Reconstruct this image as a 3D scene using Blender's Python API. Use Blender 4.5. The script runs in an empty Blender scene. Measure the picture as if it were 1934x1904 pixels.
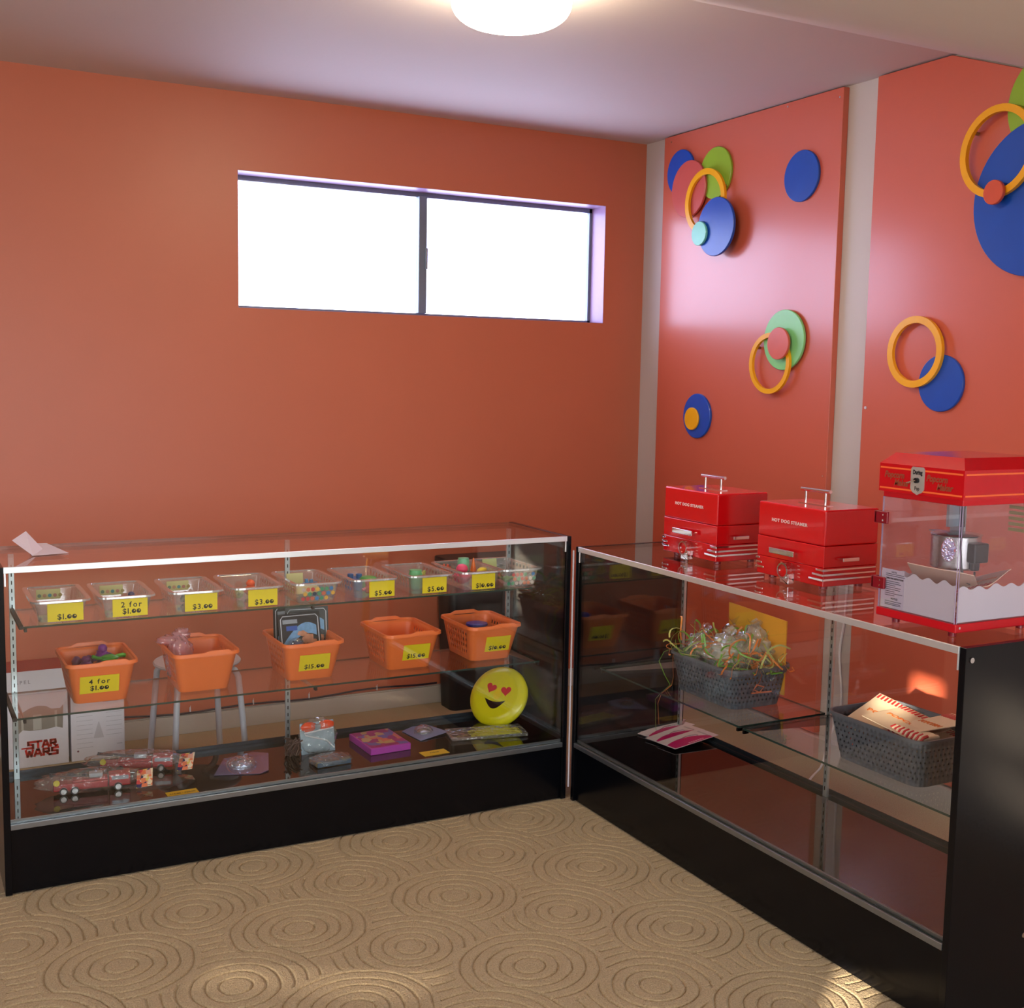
import bpy, bmesh, math, random
import numpy as np
from mathutils import Vector, Matrix
PI = math.pi
C = bpy.context.scene.collection
SC = bpy.context.scene
random.seed(7)

# ------------------------------------------------------------------ camera
cam_d = bpy.data.cameras.new('camera')
cam = bpy.data.objects.new('camera', cam_d); C.objects.link(cam)
CX, CY, CZ, YAW, PITCH, ROLL, FPX = -3.3316, -4.9218, 1.525, -0.4892, -0.108, 0.0178, 2224.39
_f = Vector((-math.sin(YAW)*math.cos(PITCH), math.cos(YAW)*math.cos(PITCH), math.sin(PITCH)))
_r = Vector((math.cos(YAW), math.sin(YAW), 0)); _u = _r.cross(_f)
_r2 = _r*math.cos(ROLL)+_u*math.sin(ROLL); _u2 = -_r*math.sin(ROLL)+_u*math.cos(ROLL)
M = Matrix((_r2, _u2, -_f)).transposed().to_4x4(); M.translation = Vector((CX, CY, CZ))
cam.matrix_world = M
cam_d.sensor_fit = 'HORIZONTAL'; cam_d.sensor_width = 36; cam_d.lens = 36*FPX/1934
cam_d.clip_start = 0.05
SC.camera = cam

# ------------------------------------------------------------------ world, sun, exposure
w = bpy.data.worlds.new('World'); SC.world = w; w.use_nodes = True
bg = w.node_tree.nodes['Background']
bg.inputs[0].default_value = (0.66, 0.70, 1.0, 1); bg.inputs[1].default_value = 9.0
sun_d = bpy.data.lights.new('sun', 'SUN'); sun_d.energy = 21; sun_d.angle = 0.009; sun_d.color = (1.0, 0.86, 0.66)
sun = bpy.data.objects.new('sun', sun_d); C.objects.link(sun)
sun.rotation_mode = 'QUATERNION'
sun.rotation_quaternion = Vector((0.8, 0.6, -0.22)).to_track_quat('-Z', 'Y')
sun.location = (-9, -9, 4)
FILL_WEST, FILL_SOUTH, LAMP = 6.0, 8.2, 54.0
SC.view_settings.view_transform = 'Standard'; SC.view_settings.look = 'None'
SC.view_settings.exposure = 0.0; SC.view_settings.gamma = 1.0; SC.view_settings.use_curve_mapping = False
SC.cycles.max_bounces = 10; SC.cycles.transparent_max_bounces = 40
SC.cycles.glossy_bounces = 6; SC.cycles.diffuse_bounces = 5
SC.cycles.caustics_reflective = False; SC.cycles.caustics_refractive = False
SC.cycles.sample_clamp_indirect = 6

# ------------------------------------------------------------------ materials
def lin(c):
    return tuple((x/255/12.92 if x/255 <= 0.04045 else ((x/255+0.055)/1.055)**2.4) for x in c)
_m = {}
def _new(name):
    m = bpy.data.materials.new(name); m.use_nodes = True
    return m, m.node_tree.nodes, m.node_tree.links, m.node_tree.nodes['Principled BSDF']
def mat(name, rgb, rough=0.5, metal=0.0, spec=0.5, var=0.05, vscale=40, bump=0.0, bscale=200, ior=1.5, emit=0, coat=0, coatr=.03):
    if name in _m: return _m[name]
    m, N, L, p = _new(name)
    c = lin(rgb)
    p.inputs['Roughness'].default_value = rough; p.inputs['Metallic'].default_value = metal
    p.inputs['Specular IOR Level'].default_value = spec; p.inputs['IOR'].default_value = ior
    p.inputs['Coat Weight'].default_value = coat; p.inputs['Coat Roughness'].default_value = coatr
    tc = N.new('ShaderNodeTexCoord')
    n = N.new('ShaderNodeTexNoise'); n.inputs['Scale'].default_value = vscale; n.inputs['Detail'].default_value = 3
    L.new(tc.outputs['Object'], n.inputs['Vector'])
    mx = N.new('ShaderNodeMix'); mx.data_type = 'RGBA'
    L.new(n.outputs['Fac'], mx.inputs[0])
    mx.inputs[6].default_value = (*[v*(1-var) for v in c], 1); mx.inputs[7].default_value = (*[min(1, v*(1+var)) for v in c], 1)
    L.new(mx.outputs[2], p.inputs['Base Color'])
    if bump:
        n2 = N.new('ShaderNodeTexNoise'); n2.inputs['Scale'].default_value = bscale; n2.inputs['Detail'].default_value = 4
        L.new(tc.outputs['Object'], n2.inputs['Vector'])
        b = N.new('ShaderNodeBump'); b.inputs['Strength'].default_value = bump; b.inputs['Distance'].default_value = 0.002
        L.new(n2.outputs['Fac'], b.inputs['Height']); L.new(b.outputs[0], p.inputs['Normal'])
    if emit:
        p.inputs['Emission Color'].default_value = (*c, 1); p.inputs['Emission Strength'].default_value = emit
    _m[name] = m
    return m
def clear(name, tint=(1, 1, 1), f0=0.04, rough=0.0, haze=0.0, hazecol=(0.9, 0.9, 0.9), crinkle=0.0, cscale=60, power=5.0, maxf=1.0):
    """thin clear sheet: see-through, Fresnel-weighted gloss, a little surface haze"""
    if name in _m: return _m[name]
    m, N, L, p = _new(name); N.remove(p)
    out = N['Material Output']
    lw = N.new('ShaderNodeLayerWeight'); lw.inputs['Blend'].default_value = 0.5
    pw = N.new('ShaderNodeMath'); pw.operation = 'POWER'; L.new(lw.outputs['Facing'], pw.inputs[0]); pw.inputs[1].default_value = power
    ma = N.new('ShaderNodeMath'); ma.operation = 'MULTIPLY_ADD'; L.new(pw.outputs[0], ma.inputs[0]); ma.inputs[1].default_value = maxf-f0; ma.inputs[2].default_value = f0
    tr = N.new('ShaderNodeBsdfTransparent'); tr.inputs[0].default_value = (*tint, 1)
    gl = N.new('ShaderNodeBsdfGlossy'); gl.inputs['Roughness'].default_value = rough; gl.inputs[0].default_value = (1, 1, 1, 1)
    base = tr
    if haze:
        df = N.new('ShaderNodeBsdfDiffuse'); df.inputs[0].default_value = (*hazecol, 1)
        hz = N.new('ShaderNodeMixShader'); hz.inputs[0].default_value = haze
        L.new(tr.outputs[0], hz.inputs[1]); L.new(df.outputs[0], hz.inputs[2]); base = hz
    mx = N.new('ShaderNodeMixShader'); L.new(ma.outputs[0], mx.inputs[0]); L.new(base.outputs[0], mx.inputs[1]); L.new(gl.outputs[0], mx.inputs[2])
    if crinkle:
        tc = N.new('ShaderNodeTexCoord'); n = N.new('ShaderNodeTexVoronoi'); n.inputs['Scale'].default_value = cscale
        L.new(tc.outputs['Object'], n.inputs['Vector'])
        b = N.new('ShaderNodeBump'); b.inputs['Strength'].default_value = crinkle; b.inputs['Distance'].default_value = 0.01
        L.new(n.outputs['Distance'], b.inputs['Height'])
        for k in (gl, lw): L.new(b.outputs[0], k.inputs['Normal'])
    L.new(mx.outputs[0], out.inputs['Surface'])
    _m[name] = m
    return m
def emitter(name, rgb, s):
    if name in _m: return _m[name]
    m, N, L, p = _new(name); N.remove(p)
    e = N.new('ShaderNodeEmission'); e.inputs[0].default_value = (*rgb, 1); e.inputs[1].default_value = s
    L.new(e.outputs[0], N['Material Output'].inputs[0]); _m[name] = m
    return m

ORANGE = (186, 102, 74)
m_wall = mat('orange wall paint', ORANGE, 0.42, var=0.04, vscale=3, bump=0.25, bscale=25)
m_panel = mat('orange satin panel paint', (198, 92, 66), 0.42, var=0.03, vscale=4, bump=0.08, bscale=16, coat=.75, coatr=.20)
m_white = mat('white wall paint', (196, 188, 182), 0.45, var=0.03, vscale=3, bump=0.1, bscale=40)
m_ceil = mat('ceiling paint', (206, 198, 192), 0.7, var=0.03, vscale=2, bump=0.2, bscale=60)
m_base = mat('baseboard paint', (186, 180, 174), 0.4, var=0.04, vscale=8)
m_black = mat('black laminate', (7, 8, 13), 0.20, spec=.28, var=0.1, vscale=30, bump=0.06, bscale=90)
m_deck = mat('polished black deck', (13, 9, 10), 0.035, var=0.1, ior=1.75)
m_alu = mat('aluminium strip', (236, 240, 242), 0.34, 0.75, var=0.03)
m_alud = mat('dull aluminium track', (150, 156, 162), 0.3, 0.9, var=0.05)
m_zinc = mat('zinc standard', (196, 204, 206), 0.33, 0.85, var=0.08)
m_dark = mat('dark slot', (10, 12, 14), 0.7)
m_chrome = mat('chrome', (226, 222, 222), 0.09, 1.0, var=0.02)
m_red = mat('red enamel', (206, 12, 18), 0.16, var=0.03, coat=0.4)
m_redp = mat('red powder coat', (196, 10, 26), 0.3, var=0.03)
m_redd = mat('dark red plastic', (130, 6, 26), 0.3)
m_glass = clear('case glass', (0.965, 0.98, 0.972), 0.04)
m_gedge = mat('green glass edge', (44, 62, 56), 0.12, var=0.2, vscale=15)
m_acr = clear('acrylic sheet', (0.96, 0.94, 0.96), 0.045, haze=0.02, hazecol=(0.85, 0.78, 0.9))
m_pane = clear('window pane', (0.97, 0.98, 1.0), 0.04)
m_clear = clear('clear bin plastic', (0.93, 0.93, 0.94), 0.07, 0.06, haze=0.11, power=3)
m_rim = clear('clear bin rim', (0.86, 0.86, 0.88), 0.14, 0.1, haze=0.25, hazecol=(0.9, 0.88, 0.9), power=2.5)
m_film = clear('cellophane', (0.96, 0.96, 0.95), 0.06, 0.12, haze=0.085, crinkle=1.0, cscale=45, power=3, maxf=.75)
m_filmw = clear('milky cellophane', (0.90, 0.89, 0.86), 0.08, 0.15, haze=0.30, hazecol=(.85, .84, .74), crinkle=0.9, cscale=38, power=3, maxf=.75)
m_filmp = clear('pink film bag', (0.93, 0.75, 0.78), 0.08, 0.12, haze=0.42, hazecol=(.9, .45, .5), crinkle=1.0, cscale=50, power=3, maxf=.7)
m_filmb = clear('blue blister film', (0.70, 0.68, 0.88), 0.08, 0.08, haze=0.4, hazecol=(.28, .27, .55), power=3)
m_dome = clear('clear blister dome', (0.93, 0.93, 0.95), 0.08, 0.03, haze=0.08, crinkle=.6, cscale=70, power=2.5)
m_frost = clear('frosted scallop sheet', (0.75, 0.74, 0.78), 0.05, 0.2, haze=0.72, hazecol=(.90, .88, .92))
m_obask = mat('orange basket plastic', (244, 122, 60), 0.38, var=0.03)
m_yel = mat('yellow paper', (238, 214, 26), 0.6, var=0.02)
m_ink = mat('black ink', (14, 12, 16), 0.6)
m_paper = mat('white paper', (222, 214, 226), 0.7, var=0.02)
m_wbox = mat('white carton', (212, 212, 222), 0.5, var=0.02)
m_steel = mat('brushed steel', (190, 192, 190), 0.25, 0.95, var=0.12, vscale=14)
m_bplas = mat('black plastic', (20, 22, 26), 0.3)
m_binp = mat('black bin plastic', (13, 16, 26), 0.4)
COL = dict(blue=(20, 78, 176), green=(142, 182, 52), mint=(130, 206, 130), aqua=(118, 206, 178), yellow=(240, 172, 22),
           salmon=(206, 92, 72), pinkred=(196, 88, 80), orange=(206, 86, 58))
def disc_mat(k): return mat(k+' disc paint', COL[k], 0.28, var=0.08, vscale=14, bump=0.2, bscale=30)

def grey_weave():
    m, N, L, p = _new('grey woven plastic')
    p.inputs['Base Color'].default_value = (*lin((92, 95, 103)), 1); p.inputs['Roughness'].default_value = 0.42
    tc = N.new('ShaderNodeTexCoord'); sp = N.new('ShaderNodeSeparateXYZ'); L.new(tc.outputs['Object'], sp.inputs[0])
    def mt(op, a, b=None, c=None):
        n = N.new('ShaderNodeMath'); n.operation = op
        for i, v in enumerate((a, b, c)):
            if v is None: continue
            if isinstance(v, (int, float)): n.inputs[i].default_value = v
            else: L.new(v, n.inputs[i])
        return n.outputs[0]
    s = mt('MULTIPLY', mt('ADD', sp.outputs[0], sp.outputs[1]), 1/0.0155)
    t = mt('MULTIPLY', sp.outputs[2], 1/0.0155)
    row = mt('FLOOR', t); fs = mt('FRACT', mt('ADD', s, mt('MULTIPLY', row, 0.5))); ft = mt('FRACT', t)
    # small triangle in each cell
    tri = mt('LESS_THAN', mt('ABSOLUTE', mt('SUBTRACT', fs, 0.5)), mt('MULTIPLY', mt('SUBTRACT', 0.72, ft), 0.42))
    low = mt('GREATER_THAN', ft, 0.2)
    band = mt('MULTIPLY', mt('GREATER_THAN', sp.outputs[2], 0.012), mt('LESS_THAN', sp.outputs[2], 0.113))
    hole = mt('MULTIPLY', mt('MULTIPLY', tri, low), band)
    b = N.new('ShaderNodeBump'); b.inputs['Strength'].default_value = 0.6; b.inputs['Distance'].default_value = 0.002
    w1 = mt('SINE', mt('MULTIPLY', mt('ADD', s, t), PI)); w2 = mt('SINE', mt('MULTIPLY', mt('SUBTRACT', s, t), PI))
    L.new(mt('MULTIPLY', w1, w2), b.inputs['Height']); L.new(b.outputs[0], p.inputs['Normal'])
    tr = N.new('ShaderNodeBsdfTransparent'); mx = N.new('ShaderNodeMixShader')
    L.new(hole, mx.inputs[0]); L.new(p.outputs[0], mx.inputs[1]); L.new(tr.outputs[0], mx.inputs[2])
    L.new(mx.outputs[0], N['Material Output'].inputs[0])
    return m
m_grey = grey_weave()
m_greyr = mat('grey plastic rim', (92, 95, 103), 0.4)

def carpet():
    m, N, L, p = _new('tan loop carpet')
    tc = N.new('ShaderNodeTexCoord')
    n1 = N.new('ShaderNodeTexNoise'); n1.inputs['Scale'].default_value = 260; n1.inputs['Detail'].default_value = 4
    n2 = N.new('ShaderNodeTexNoise'); n2.inputs['Scale'].default_value = 7; n2.inputs['Detail'].default_value = 3
    for n in (n1, n2): L.new(tc.outputs['Object'], n.inputs['Vector'])
    mx = N.new('ShaderNodeMix'); mx.data_type = 'RGBA'; L.new(n1.outputs['Fac'], mx.inputs[0])
    mx.inputs[6].default_value = (*lin((112, 94, 68)), 1); mx.inputs[7].default_value = (*lin((196, 174, 138)), 1)
    m2 = N.new('ShaderNodeMix'); m2.data_type = 'RGBA'; m2.blend_type = 'MULTIPLY'; m2.inputs[0].default_value = 0.25
    L.new(mx.outputs[2], m2.inputs[6]); L.new(n2.outputs['Color'], m2.inputs[7]); 
    L.new(mx.outputs[2], p.inputs['Base Color'])
    p.inputs['Roughness'].default_value = 0.95; p.inputs['Specular IOR Level'].default_value = 0.1
    p.inputs['Sheen Weight'].default_value = 0.15
    b = N.new('ShaderNodeBump'); b.inputs['Strength'].default_value = 0.9; b.inputs['Distance'].default_value = 0.003
    L.new(n1.outputs['Fac'], b.inputs['Height']); L.new(b.outputs[0], p.inputs['Normal'])
    return m
m_carpet = carpet()

# ------------------------------------------------------------------ mesh helpers
class MB:
    def __init__(s, off=(0, 0, 0)): s.v = []; s.f = []; s.m = []; s.off = Vector(off)
    def add(s, vs, fs, m=0, mtx=None):
        b = len(s.v)
        for p in vs:
            p = Vector(p)
            s.v.append(mtx @ p if mtx else p)
        for f in fs: s.f.append([i+b for i in f]); s.m.append(m)
    def box(s, x0, x1, y0, y1, z0, z1, m=0, mtx=None):
        vs = [(x, y, z) for x in (x0, x1) for y in (y0, y1) for z in (z0, z1)]
        s.add(vs, [(0, 1, 3, 2), (4, 6, 7, 5), (0, 4, 5, 1), (2, 3, 7, 6), (0, 2, 6, 4), (1, 5, 7, 3)], m, mtx)
    def slab(s, x0, x1, y0, y1, z0, z1, axis, m=0, me=1):
        """box whose two big faces (normal to axis) use m and whose edges use me"""
        vs = [(x, y, z) for x in (x0, x1) for y in (y0, y1) for z in (z0, z1)]
        F = {0: [(0, 1, 3, 2), (4, 6, 7, 5)], 1: [(0, 4, 5, 1), (2, 3, 7, 6)], 2: [(0, 2, 6, 4), (1, 5, 7, 3)]}
        b = len(s.v); s.v += [Vector(p) for p in vs]
        for a in (0, 1, 2):
            for f in F[a]: s.f.append([i+b for i in f]); s.m.append(m if a == axis else me)
    def prism(s, poly, z0, z1, m=0, mtx=None, ms=None):
        n = len(poly)
        vs = [(x, y, z0) for x, y in poly]+[(x, y, z1) for x, y in poly]
        s.add(vs, [list(range(n))[::-1], list(range(n, 2*n))], m, mtx)
        b = len(s.v)-2*n
        for i in range(n):
            j = (i+1) % n; s.f.append([b+i, b+j, b+n+j, b+n+i]); s.m.append(m if ms is None else ms)
    def ring(s, r0, r1, z0, z1, seg=48, m=0, mtx=None):
        vs = []; fs = []
        for i in range(seg):
            a = 2*PI*i/seg; c, t = math.cos(a), math.sin(a)
            vs += [(r0*c, r0*t, z0), (r1*c, r1*t, z0), (r1*c, r1*t, z1), (r0*c, r0*t, z1)]
        for i in range(seg):
            j = (i+1) % seg
            for k in range(4):
                l = (k+1) % 4; fs.append((4*i+k, 4*j+k, 4*j+l, 4*i+l))
        s.add(vs, fs, m, mtx)
    def lathe(s, prof, seg=32, m=0, mtx=None, cap=True):
        vs = []; fs = []; n = len(prof)
        for i in range(seg):
            a = 2*PI*i/seg
            for r, z in prof: vs.append((r*math.cos(a), r*math.sin(a), z))
        for i in range(seg):
            j = (i+1) % seg
            for k in range(n-1): fs.append((i*n+k, j*n+k, j*n+k+1, i*n+k+1))
        if cap:
            if prof[0][0] > 1e-6: fs.append([i*n for i in range(seg)][::-1])
            if prof[-1][0] > 1e-6: fs.append([i*n+n-1 for i in range(seg)])
        s.add(vs, fs, m, mtx)
    def cyl(s, a, b, r, seg=16, m=0, r2=None):
        a = Vector(a); b = Vector(b); d = b-a
        mt = Matrix.Translation(a) @ d.to_track_quat('Z', 'Y').to_matrix().to_4x4()
        s.lathe([(r, 0), (r if r2 is None else r2, d.length)], seg, m, mt)
    def tube(s, pts, r, seg=8, m=0, flat=1.0):
        pts = [Vector(p) for p in pts]; n = len(pts); vs = []; fs = []; up = None
        for i, p in enumerate(pts):
            t = (pts[min(i+1, n-1)]-pts[max(i-1, 0)]).normalized()
            if up is None: up = t.orthogonal().normalized()
            up = (up-t*up.dot(t)); up = up.normalized() if up.length > 1e-6 else t.orthogonal().normalized()
            sd = t.cross(up)
            for k in range(seg):
                a = 2*PI*k/seg; vs.append(p+up*math.cos(a)*r+sd*math.sin(a)*r*flat)
        for i in range(n-1):
            for k in range(seg):
                l = (k+1) % seg; fs.append((i*seg+k, i*seg+l, (i+1)*seg+l, (i+1)*seg+k))
        fs.append(list(range(seg))[::-1]); fs.append([(n-1)*seg+k for k in range(seg)])
        s.add(vs, fs, m)
    def blob(s, c, r, seed=0, amp=0.15, seg=14, m=0, freq=2.2, mtx=None):
        rx, ry, rz = r if isinstance(r, (tuple, list)) else (r, r, r)
        rnd = random.Random(seed); ph = [rnd.uniform(0, 6.28) for _ in range(9)]
        vs = []; fs = []; nr = max(6, seg//2+2)
        for j in range(1, nr):
            th = PI*j/nr
            for i in range(seg):
                a = 2*PI*i/seg; x, y, z = math.sin(th)*math.cos(a), math.sin(th)*math.sin(a), math.cos(th)
                k = 1+amp*(math.sin(freq*3*x+ph[0])*math.sin(freq*2.6*y+ph[1])+math.sin(freq*3.3*z+ph[2]+2*x)*0.8+0.5*math.sin(freq*6*x+freq*5*y+ph[3])*math.sin(freq*5*z+ph[4]))
                vs.append((c[0]+rx*x*k, c[1]+ry*y*k, c[2]+rz*z*k))
        vs += [(c[0], c[1], c[2]+rz), (c[0], c[1], c[2]-rz)]; T = len(vs)-2
        for j in range(nr-2):
            for i in range(seg):
                k = (i+1) % seg; fs.append((j*seg+i, (j+1)*seg+i, (j+1)*seg+k, j*seg+k))
        for i in range(seg):
            k = (i+1) % seg; fs.append((T, i, k)); fs.append((T+1, (nr-2)*seg+k, (nr-2)*seg+i))
        s.add(vs, fs, m, mtx)
    def build(s, name, mats, parent=None, smooth=False, bevel=0, bseg=2, solid=0, sharp=40):
        me = bpy.data.meshes.new(name)
        me.from_pydata([tuple(p-s.off) for p in s.v], [], s.f)
        if not isinstance(mats, (list, tuple)): mats = [mats]
        for m_ in mats: me.materials.append(m_)
        me.polygons.foreach_set('material_index', [min(i, len(mats)-1) for i in s.m])
        bm = bmesh.new(); bm.from_mesh(me)
        bmesh.ops.remove_doubles(bm, verts=bm.verts, dist=1e-6)
        bmesh.ops.recalc_face_normals(bm, faces=bm.faces); bm.to_mesh(me); bm.free()
        o = bpy.data.objects.new(name, me); C.objects.link(o)
        if smooth:
            me.polygons.foreach_set('use_smooth', [True]*len(me.polygons))
            try: me.set_sharp_from_angle(angle=math.radians(sharp))
            except Exception: pass
        if solid:
            md = o.modifiers.new('solid', 'SOLIDIFY'); md.thickness = solid; md.offset = 0
        if bevel:
            md = o.modifiers.new('bevel', 'BEVEL'); md.width = bevel; md.segments = bseg; md.limit_method = 'ANGLE'; md.angle_limit = math.radians(40)
            me.polygons.foreach_set('use_smooth', [True]*len(me.polygons))
            try: me.set_sharp_from_angle(angle=math.radians(30))
            except Exception: pass
            md.harden_normals = True
        if parent: o.parent = parent
        return o
def tag(o, label=None, cat=None, group=None, kind=None):
    for k, v in (('label', label), ('category', cat), ('group', group), ('kind', kind)):
        if v: o[k] = v
    return o
def thing(name, label, cat, loc, rz=0, group=None, rot=None):
    o = bpy.data.objects.new(name, None); C.objects.link(o); o.empty_display_size = 0.05
    o.location = loc
    if rot is not None: o.rotation_mode = 'QUATERNION'; o.rotation_quaternion = rot
    else: o.rotation_euler = (0, 0, rz)
    return tag(o, label, cat, group)
def text_obj(name, body, size, mt, parent, loc, rot=(PI/2, 0, 0), ext=0.0004, off=0.0, align='CENTER', sx=1, shear=0, space=1):
    cu = bpy.data.curves.new(name, 'FONT'); cu.body = body; cu.size = size; cu.extrude = ext; cu.offset = off
    cu.align_x = align; cu.align_y = 'CENTER'; cu.shear = shear; cu.space_character = space; cu.resolution_u = 3
    t = bpy.data.objects.new('tmp_text', cu); C.objects.link(t)
    dg = bpy.context.evaluated_depsgraph_get(); dg.update()
    me = bpy.data.meshes.new_from_object(t.evaluated_get(dg)); bpy.data.objects.remove(t)
    me.name = name; me.materials.clear(); me.materials.append(mt)
    o = bpy.data.objects.new(name, me); C.objects.link(o)
    o.location = loc; o.rotation_euler = rot; o.scale = (sx, 1, 1)
    if parent: o.parent = parent
    return o
def rrect(hw, hd, r, ns, nd, nc):
    """rounded rectangle path: list of (x, y, nx, ny, side, u); sides 0 front(-y) 1 right 2 back 3 left, 4 corner"""
    P = []
    def side(a, b, n, nx, ny, k):
        for i in range(n): u = i/n; P.append((a[0]+(b[0]-a[0])*u, a[1]+(b[1]-a[1])*u, nx, ny, k, u))
    def corner(cx, cy, a0):
        for i in range(nc): a = a0+PI/2*i/nc; P.append((cx+r*math.cos(a), cy+r*math.sin(a), math.cos(a), math.sin(a), 4, 0))
    side((-hw+r, -hd), (hw-r, -hd), ns, 0, -1, 0); corner(hw-r, -hd+r, -PI/2)
    side((hw, -hd+r), (hw, hd-r), nd, 1, 0, 1); corner(hw-r, hd-r, 0)
    side((hw-r, hd), (-hw+r, hd), ns, 0, 1, 2); corner(-hw+r, hd-r, PI/2)
    side((-hw, hd-r), (-hw, -hd+r), nd, -1, 0, 3); corner(-hw+r, -hd+r, PI)
    return P
def tub(mb, w0, d0, w1, d1, h, r, ns=6, nd=6, nh=6, hole=None, nc=4, m=0, z0=0.0, dy=0.0, bottom=True):
    rows = []
    for j in range(nh+1):
        t = j/nh; P = rrect((w0+(w1-w0)*t)/2, (d0+(d1-d0)*t)/2, r, ns, nd, nc)
        rows.append([(x, y+dy*t, z0+h*t) for x, y, *_ in P])
    info = rrect(w0/2, d0/2, r, ns, nd, nc); n = len(info)
    vs = [p for row in rows for p in row]; fs = []
    for j in range(nh):
        for i in range(n):
            if hole and hole(info[i][4], i, info[i][5], j): continue
            k = (i+1) % n; fs.append((j*n+i, j*n+k, (j+1)*n+k, (j+1)*n+i))
    if bottom: fs.append(list(range(n))[::-1])
    mb.add(vs, fs, m)
def sweep_rim(mb, w, d, r, prof, ns=8, nd=8, nc=5, zf=None, m=0, z0=0, dy=0):
    P = rrect(w/2, d/2, r, ns, nd, nc); n = len(P); k = len(prof); vs = []; fs = []
    for x, y, nx, ny, sd, u in P:
        dz = zf(sd, u) if zf else 0
        for o_, z in prof: vs.append((x+nx*o_, y+ny*o_+dy, z0+z+(dz if z >= prof[0][1] else 0)))
    for i in range(n):
        j = (i+1) % n
        for a in range(k):
            b = (a+1) % k; fs.append((i*k+a, j*k+a, j*k+b, i*k+b))
    mb.add(vs, fs, m)

# ------------------------------------------------------------------ the room
WX0, WX1, WZ0, WZ1 = -2.018, -0.2266, 1.789, 2.350
H = 2.662
# floor: one grid, fine where the sculpted rings are seen
fx = np.concatenate([[-5.75, -3.5], np.arange(-3.3, -1.12, 0.0023), [-1.0, -0.9, -0.4, 0.15]])
fy = np.concatenate([[-7.2, -4.2, -3.3], np.arange(-3.0, -1.3, 0.0023), [-1.2, -1.15, -0.92]])
fy = np.concatenate([fy, [-.5, 0.0, 0.15]])
X, Y = np.meshgrid(fx, fy)
PX, PY = 0.474, 0.460
def carpet_h(X, Y):
    u = np.mod(X+1.424+PX/2, PX)-PX/2; v = np.mod(Y+1.912+PY/2, PY)-PY/2
    u2 = np.mod(X+1.424, PX)-PX/2; v2 = np.mod(Y+1.912, PY)-PY/2
    dA = np.hypot(u*0.97, v*1.03); dB = np.hypot(u2, v2)
    cut = (u < -0.02) & (v < -0.06) & (dB < 0.215)
    A = (dA < 0.197) & ~cut
    d = np.where(A, dA, dB)
    wob = 0.0012*np.sin(X*41+np.sin(Y*33)*2)+0.0008*np.sin(Y*57+X*31)
    ph = (d+wob-0.041)/0.0345
    g = np.abs(ph-np.round(ph))*0.0345
    groove = np.exp(-(np.abs(g)/0.0026)**2)
    groove = np.where((d < 0.026) | (np.round(ph) > 4) & A, 0, groove)
    edge = np.abs(dA-0.203) < 0.006
    groove = np.where((dB > 0.236) & ~A, 0, groove)
    return groove
fine = (X > -3.31) & (X < -1.12) & (Y < -1.29) & (Y > -3.01)
rng = np.random.default_rng(3)
Z = -0.0072*carpet_h(X, Y)*fine + fine*rng.normal(0, 0.00055, X.shape)
ny, nx = X.shape
co = np.stack([X, Y, Z], -1).reshape(-1, 3).astype(np.float32)
idx = np.arange(nx*ny).reshape(ny, nx)
q = np.stack([idx[:-1, :-1], idx[:-1, 1:], idx[1:, 1:], idx[1:, :-1]], -1).reshape(-1, 4)
me = bpy.data.meshes.new('floor'); me.vertices.add(len(co)); me.vertices.foreach_set('co', co.ravel())
me.loops.add(q.size); me.loops.foreach_set('vertex_index', q.ravel().astype(np.int32))
me.polygons.add(len(q)); me.polygons.foreach_set('loop_start', (np.arange(len(q))*4).astype(np.int32))
me.polygons.foreach_set('loop_total', np.full(len(q), 4, np.int32)); me.update(calc_edges=True)
me.polygons.foreach_set('use_smooth', [True]*len(me.polygons))
me.materials.append(m_carpet)
fl = bpy.data.objects.new('floor', me); C.objects.link(fl); tag(fl, kind='structure')

mb = MB()
mb.box(-5.75, 0.15, 0, 0.15, 0, WZ0); mb.box(-5.75, 0.15, 0, 0.15, WZ1, 2.8)
mb.box(-5.75, WX0, 0, 0.15, WZ0, WZ1); mb.box(WX1, 0.15, 0, 0.15, WZ0, WZ1)
tag(mb.build('wall_back', m_wall), kind='structure')
mb = MB(); mb.box(0, 0.15, -7.2, 0, 0, 2.8)
tag(mb.build('wall_right', m_white), kind='structure')
# west wall with added fill window and invented slots shaping the sun patches
mb = MB()
Wx0, Wx1 = -5.75, -5.6
def wseg(y0, y1, z0, z1): mb.box(Wx0, Wx1, y0, y1, z0, z1)
def wpoly(P):
    n = len(P); mb.add([(Wx0, a, b) for a, b in P]+[(Wx1, a, b) for a, b in P], [list(range(n)), list(range(n, 2*n))[::-1]]+[[i, i+n, (i+1) % n+n, (i+1) % n] for i in range(n)])
wseg(-4.25, 0.15, 0, 1.02); wseg(-2.6, 0.15, 1.02, 2.3); wpoly([(-5.05, 0), (-4.25, 0), (-4.25, .801), (-5.05, .964)]); wpoly([(-4.25, .824), (-5.05, .987), (-5.05, 1.02), (-4.25, 1.02)]); wseg(-5.05, -4.90, 1.02, 2.3)
wseg(-6.06, -5.05, 0, 2.3); wseg(-7.2, -6.3, 0, 2.3); wseg(-6.3, -6.06, 0, 1.16); wseg(-6.3, -6.06, 1.27, 1.9); wseg(-6.3, -6.06, 2.03, 2.3)
wseg(-7.2, 0.15, 2.3, 2.8)
tag(mb.build('wall_left', m_white), kind='structure')
mb = MB(); mb.box(-5.75, 0.15, -7.35, -7.2, 0, 0.7); mb.box(-5.75, 0.15, -7.35, -7.2, 2.25, 2.8); mb.box(-5.75, -4.9, -7.35, -7.2, .7, 2.25); mb.box(-0.9, .15, -7.35, -7.2, .7, 2.25)
tag(mb.build('wall_front', m_white), kind='structure')
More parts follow.
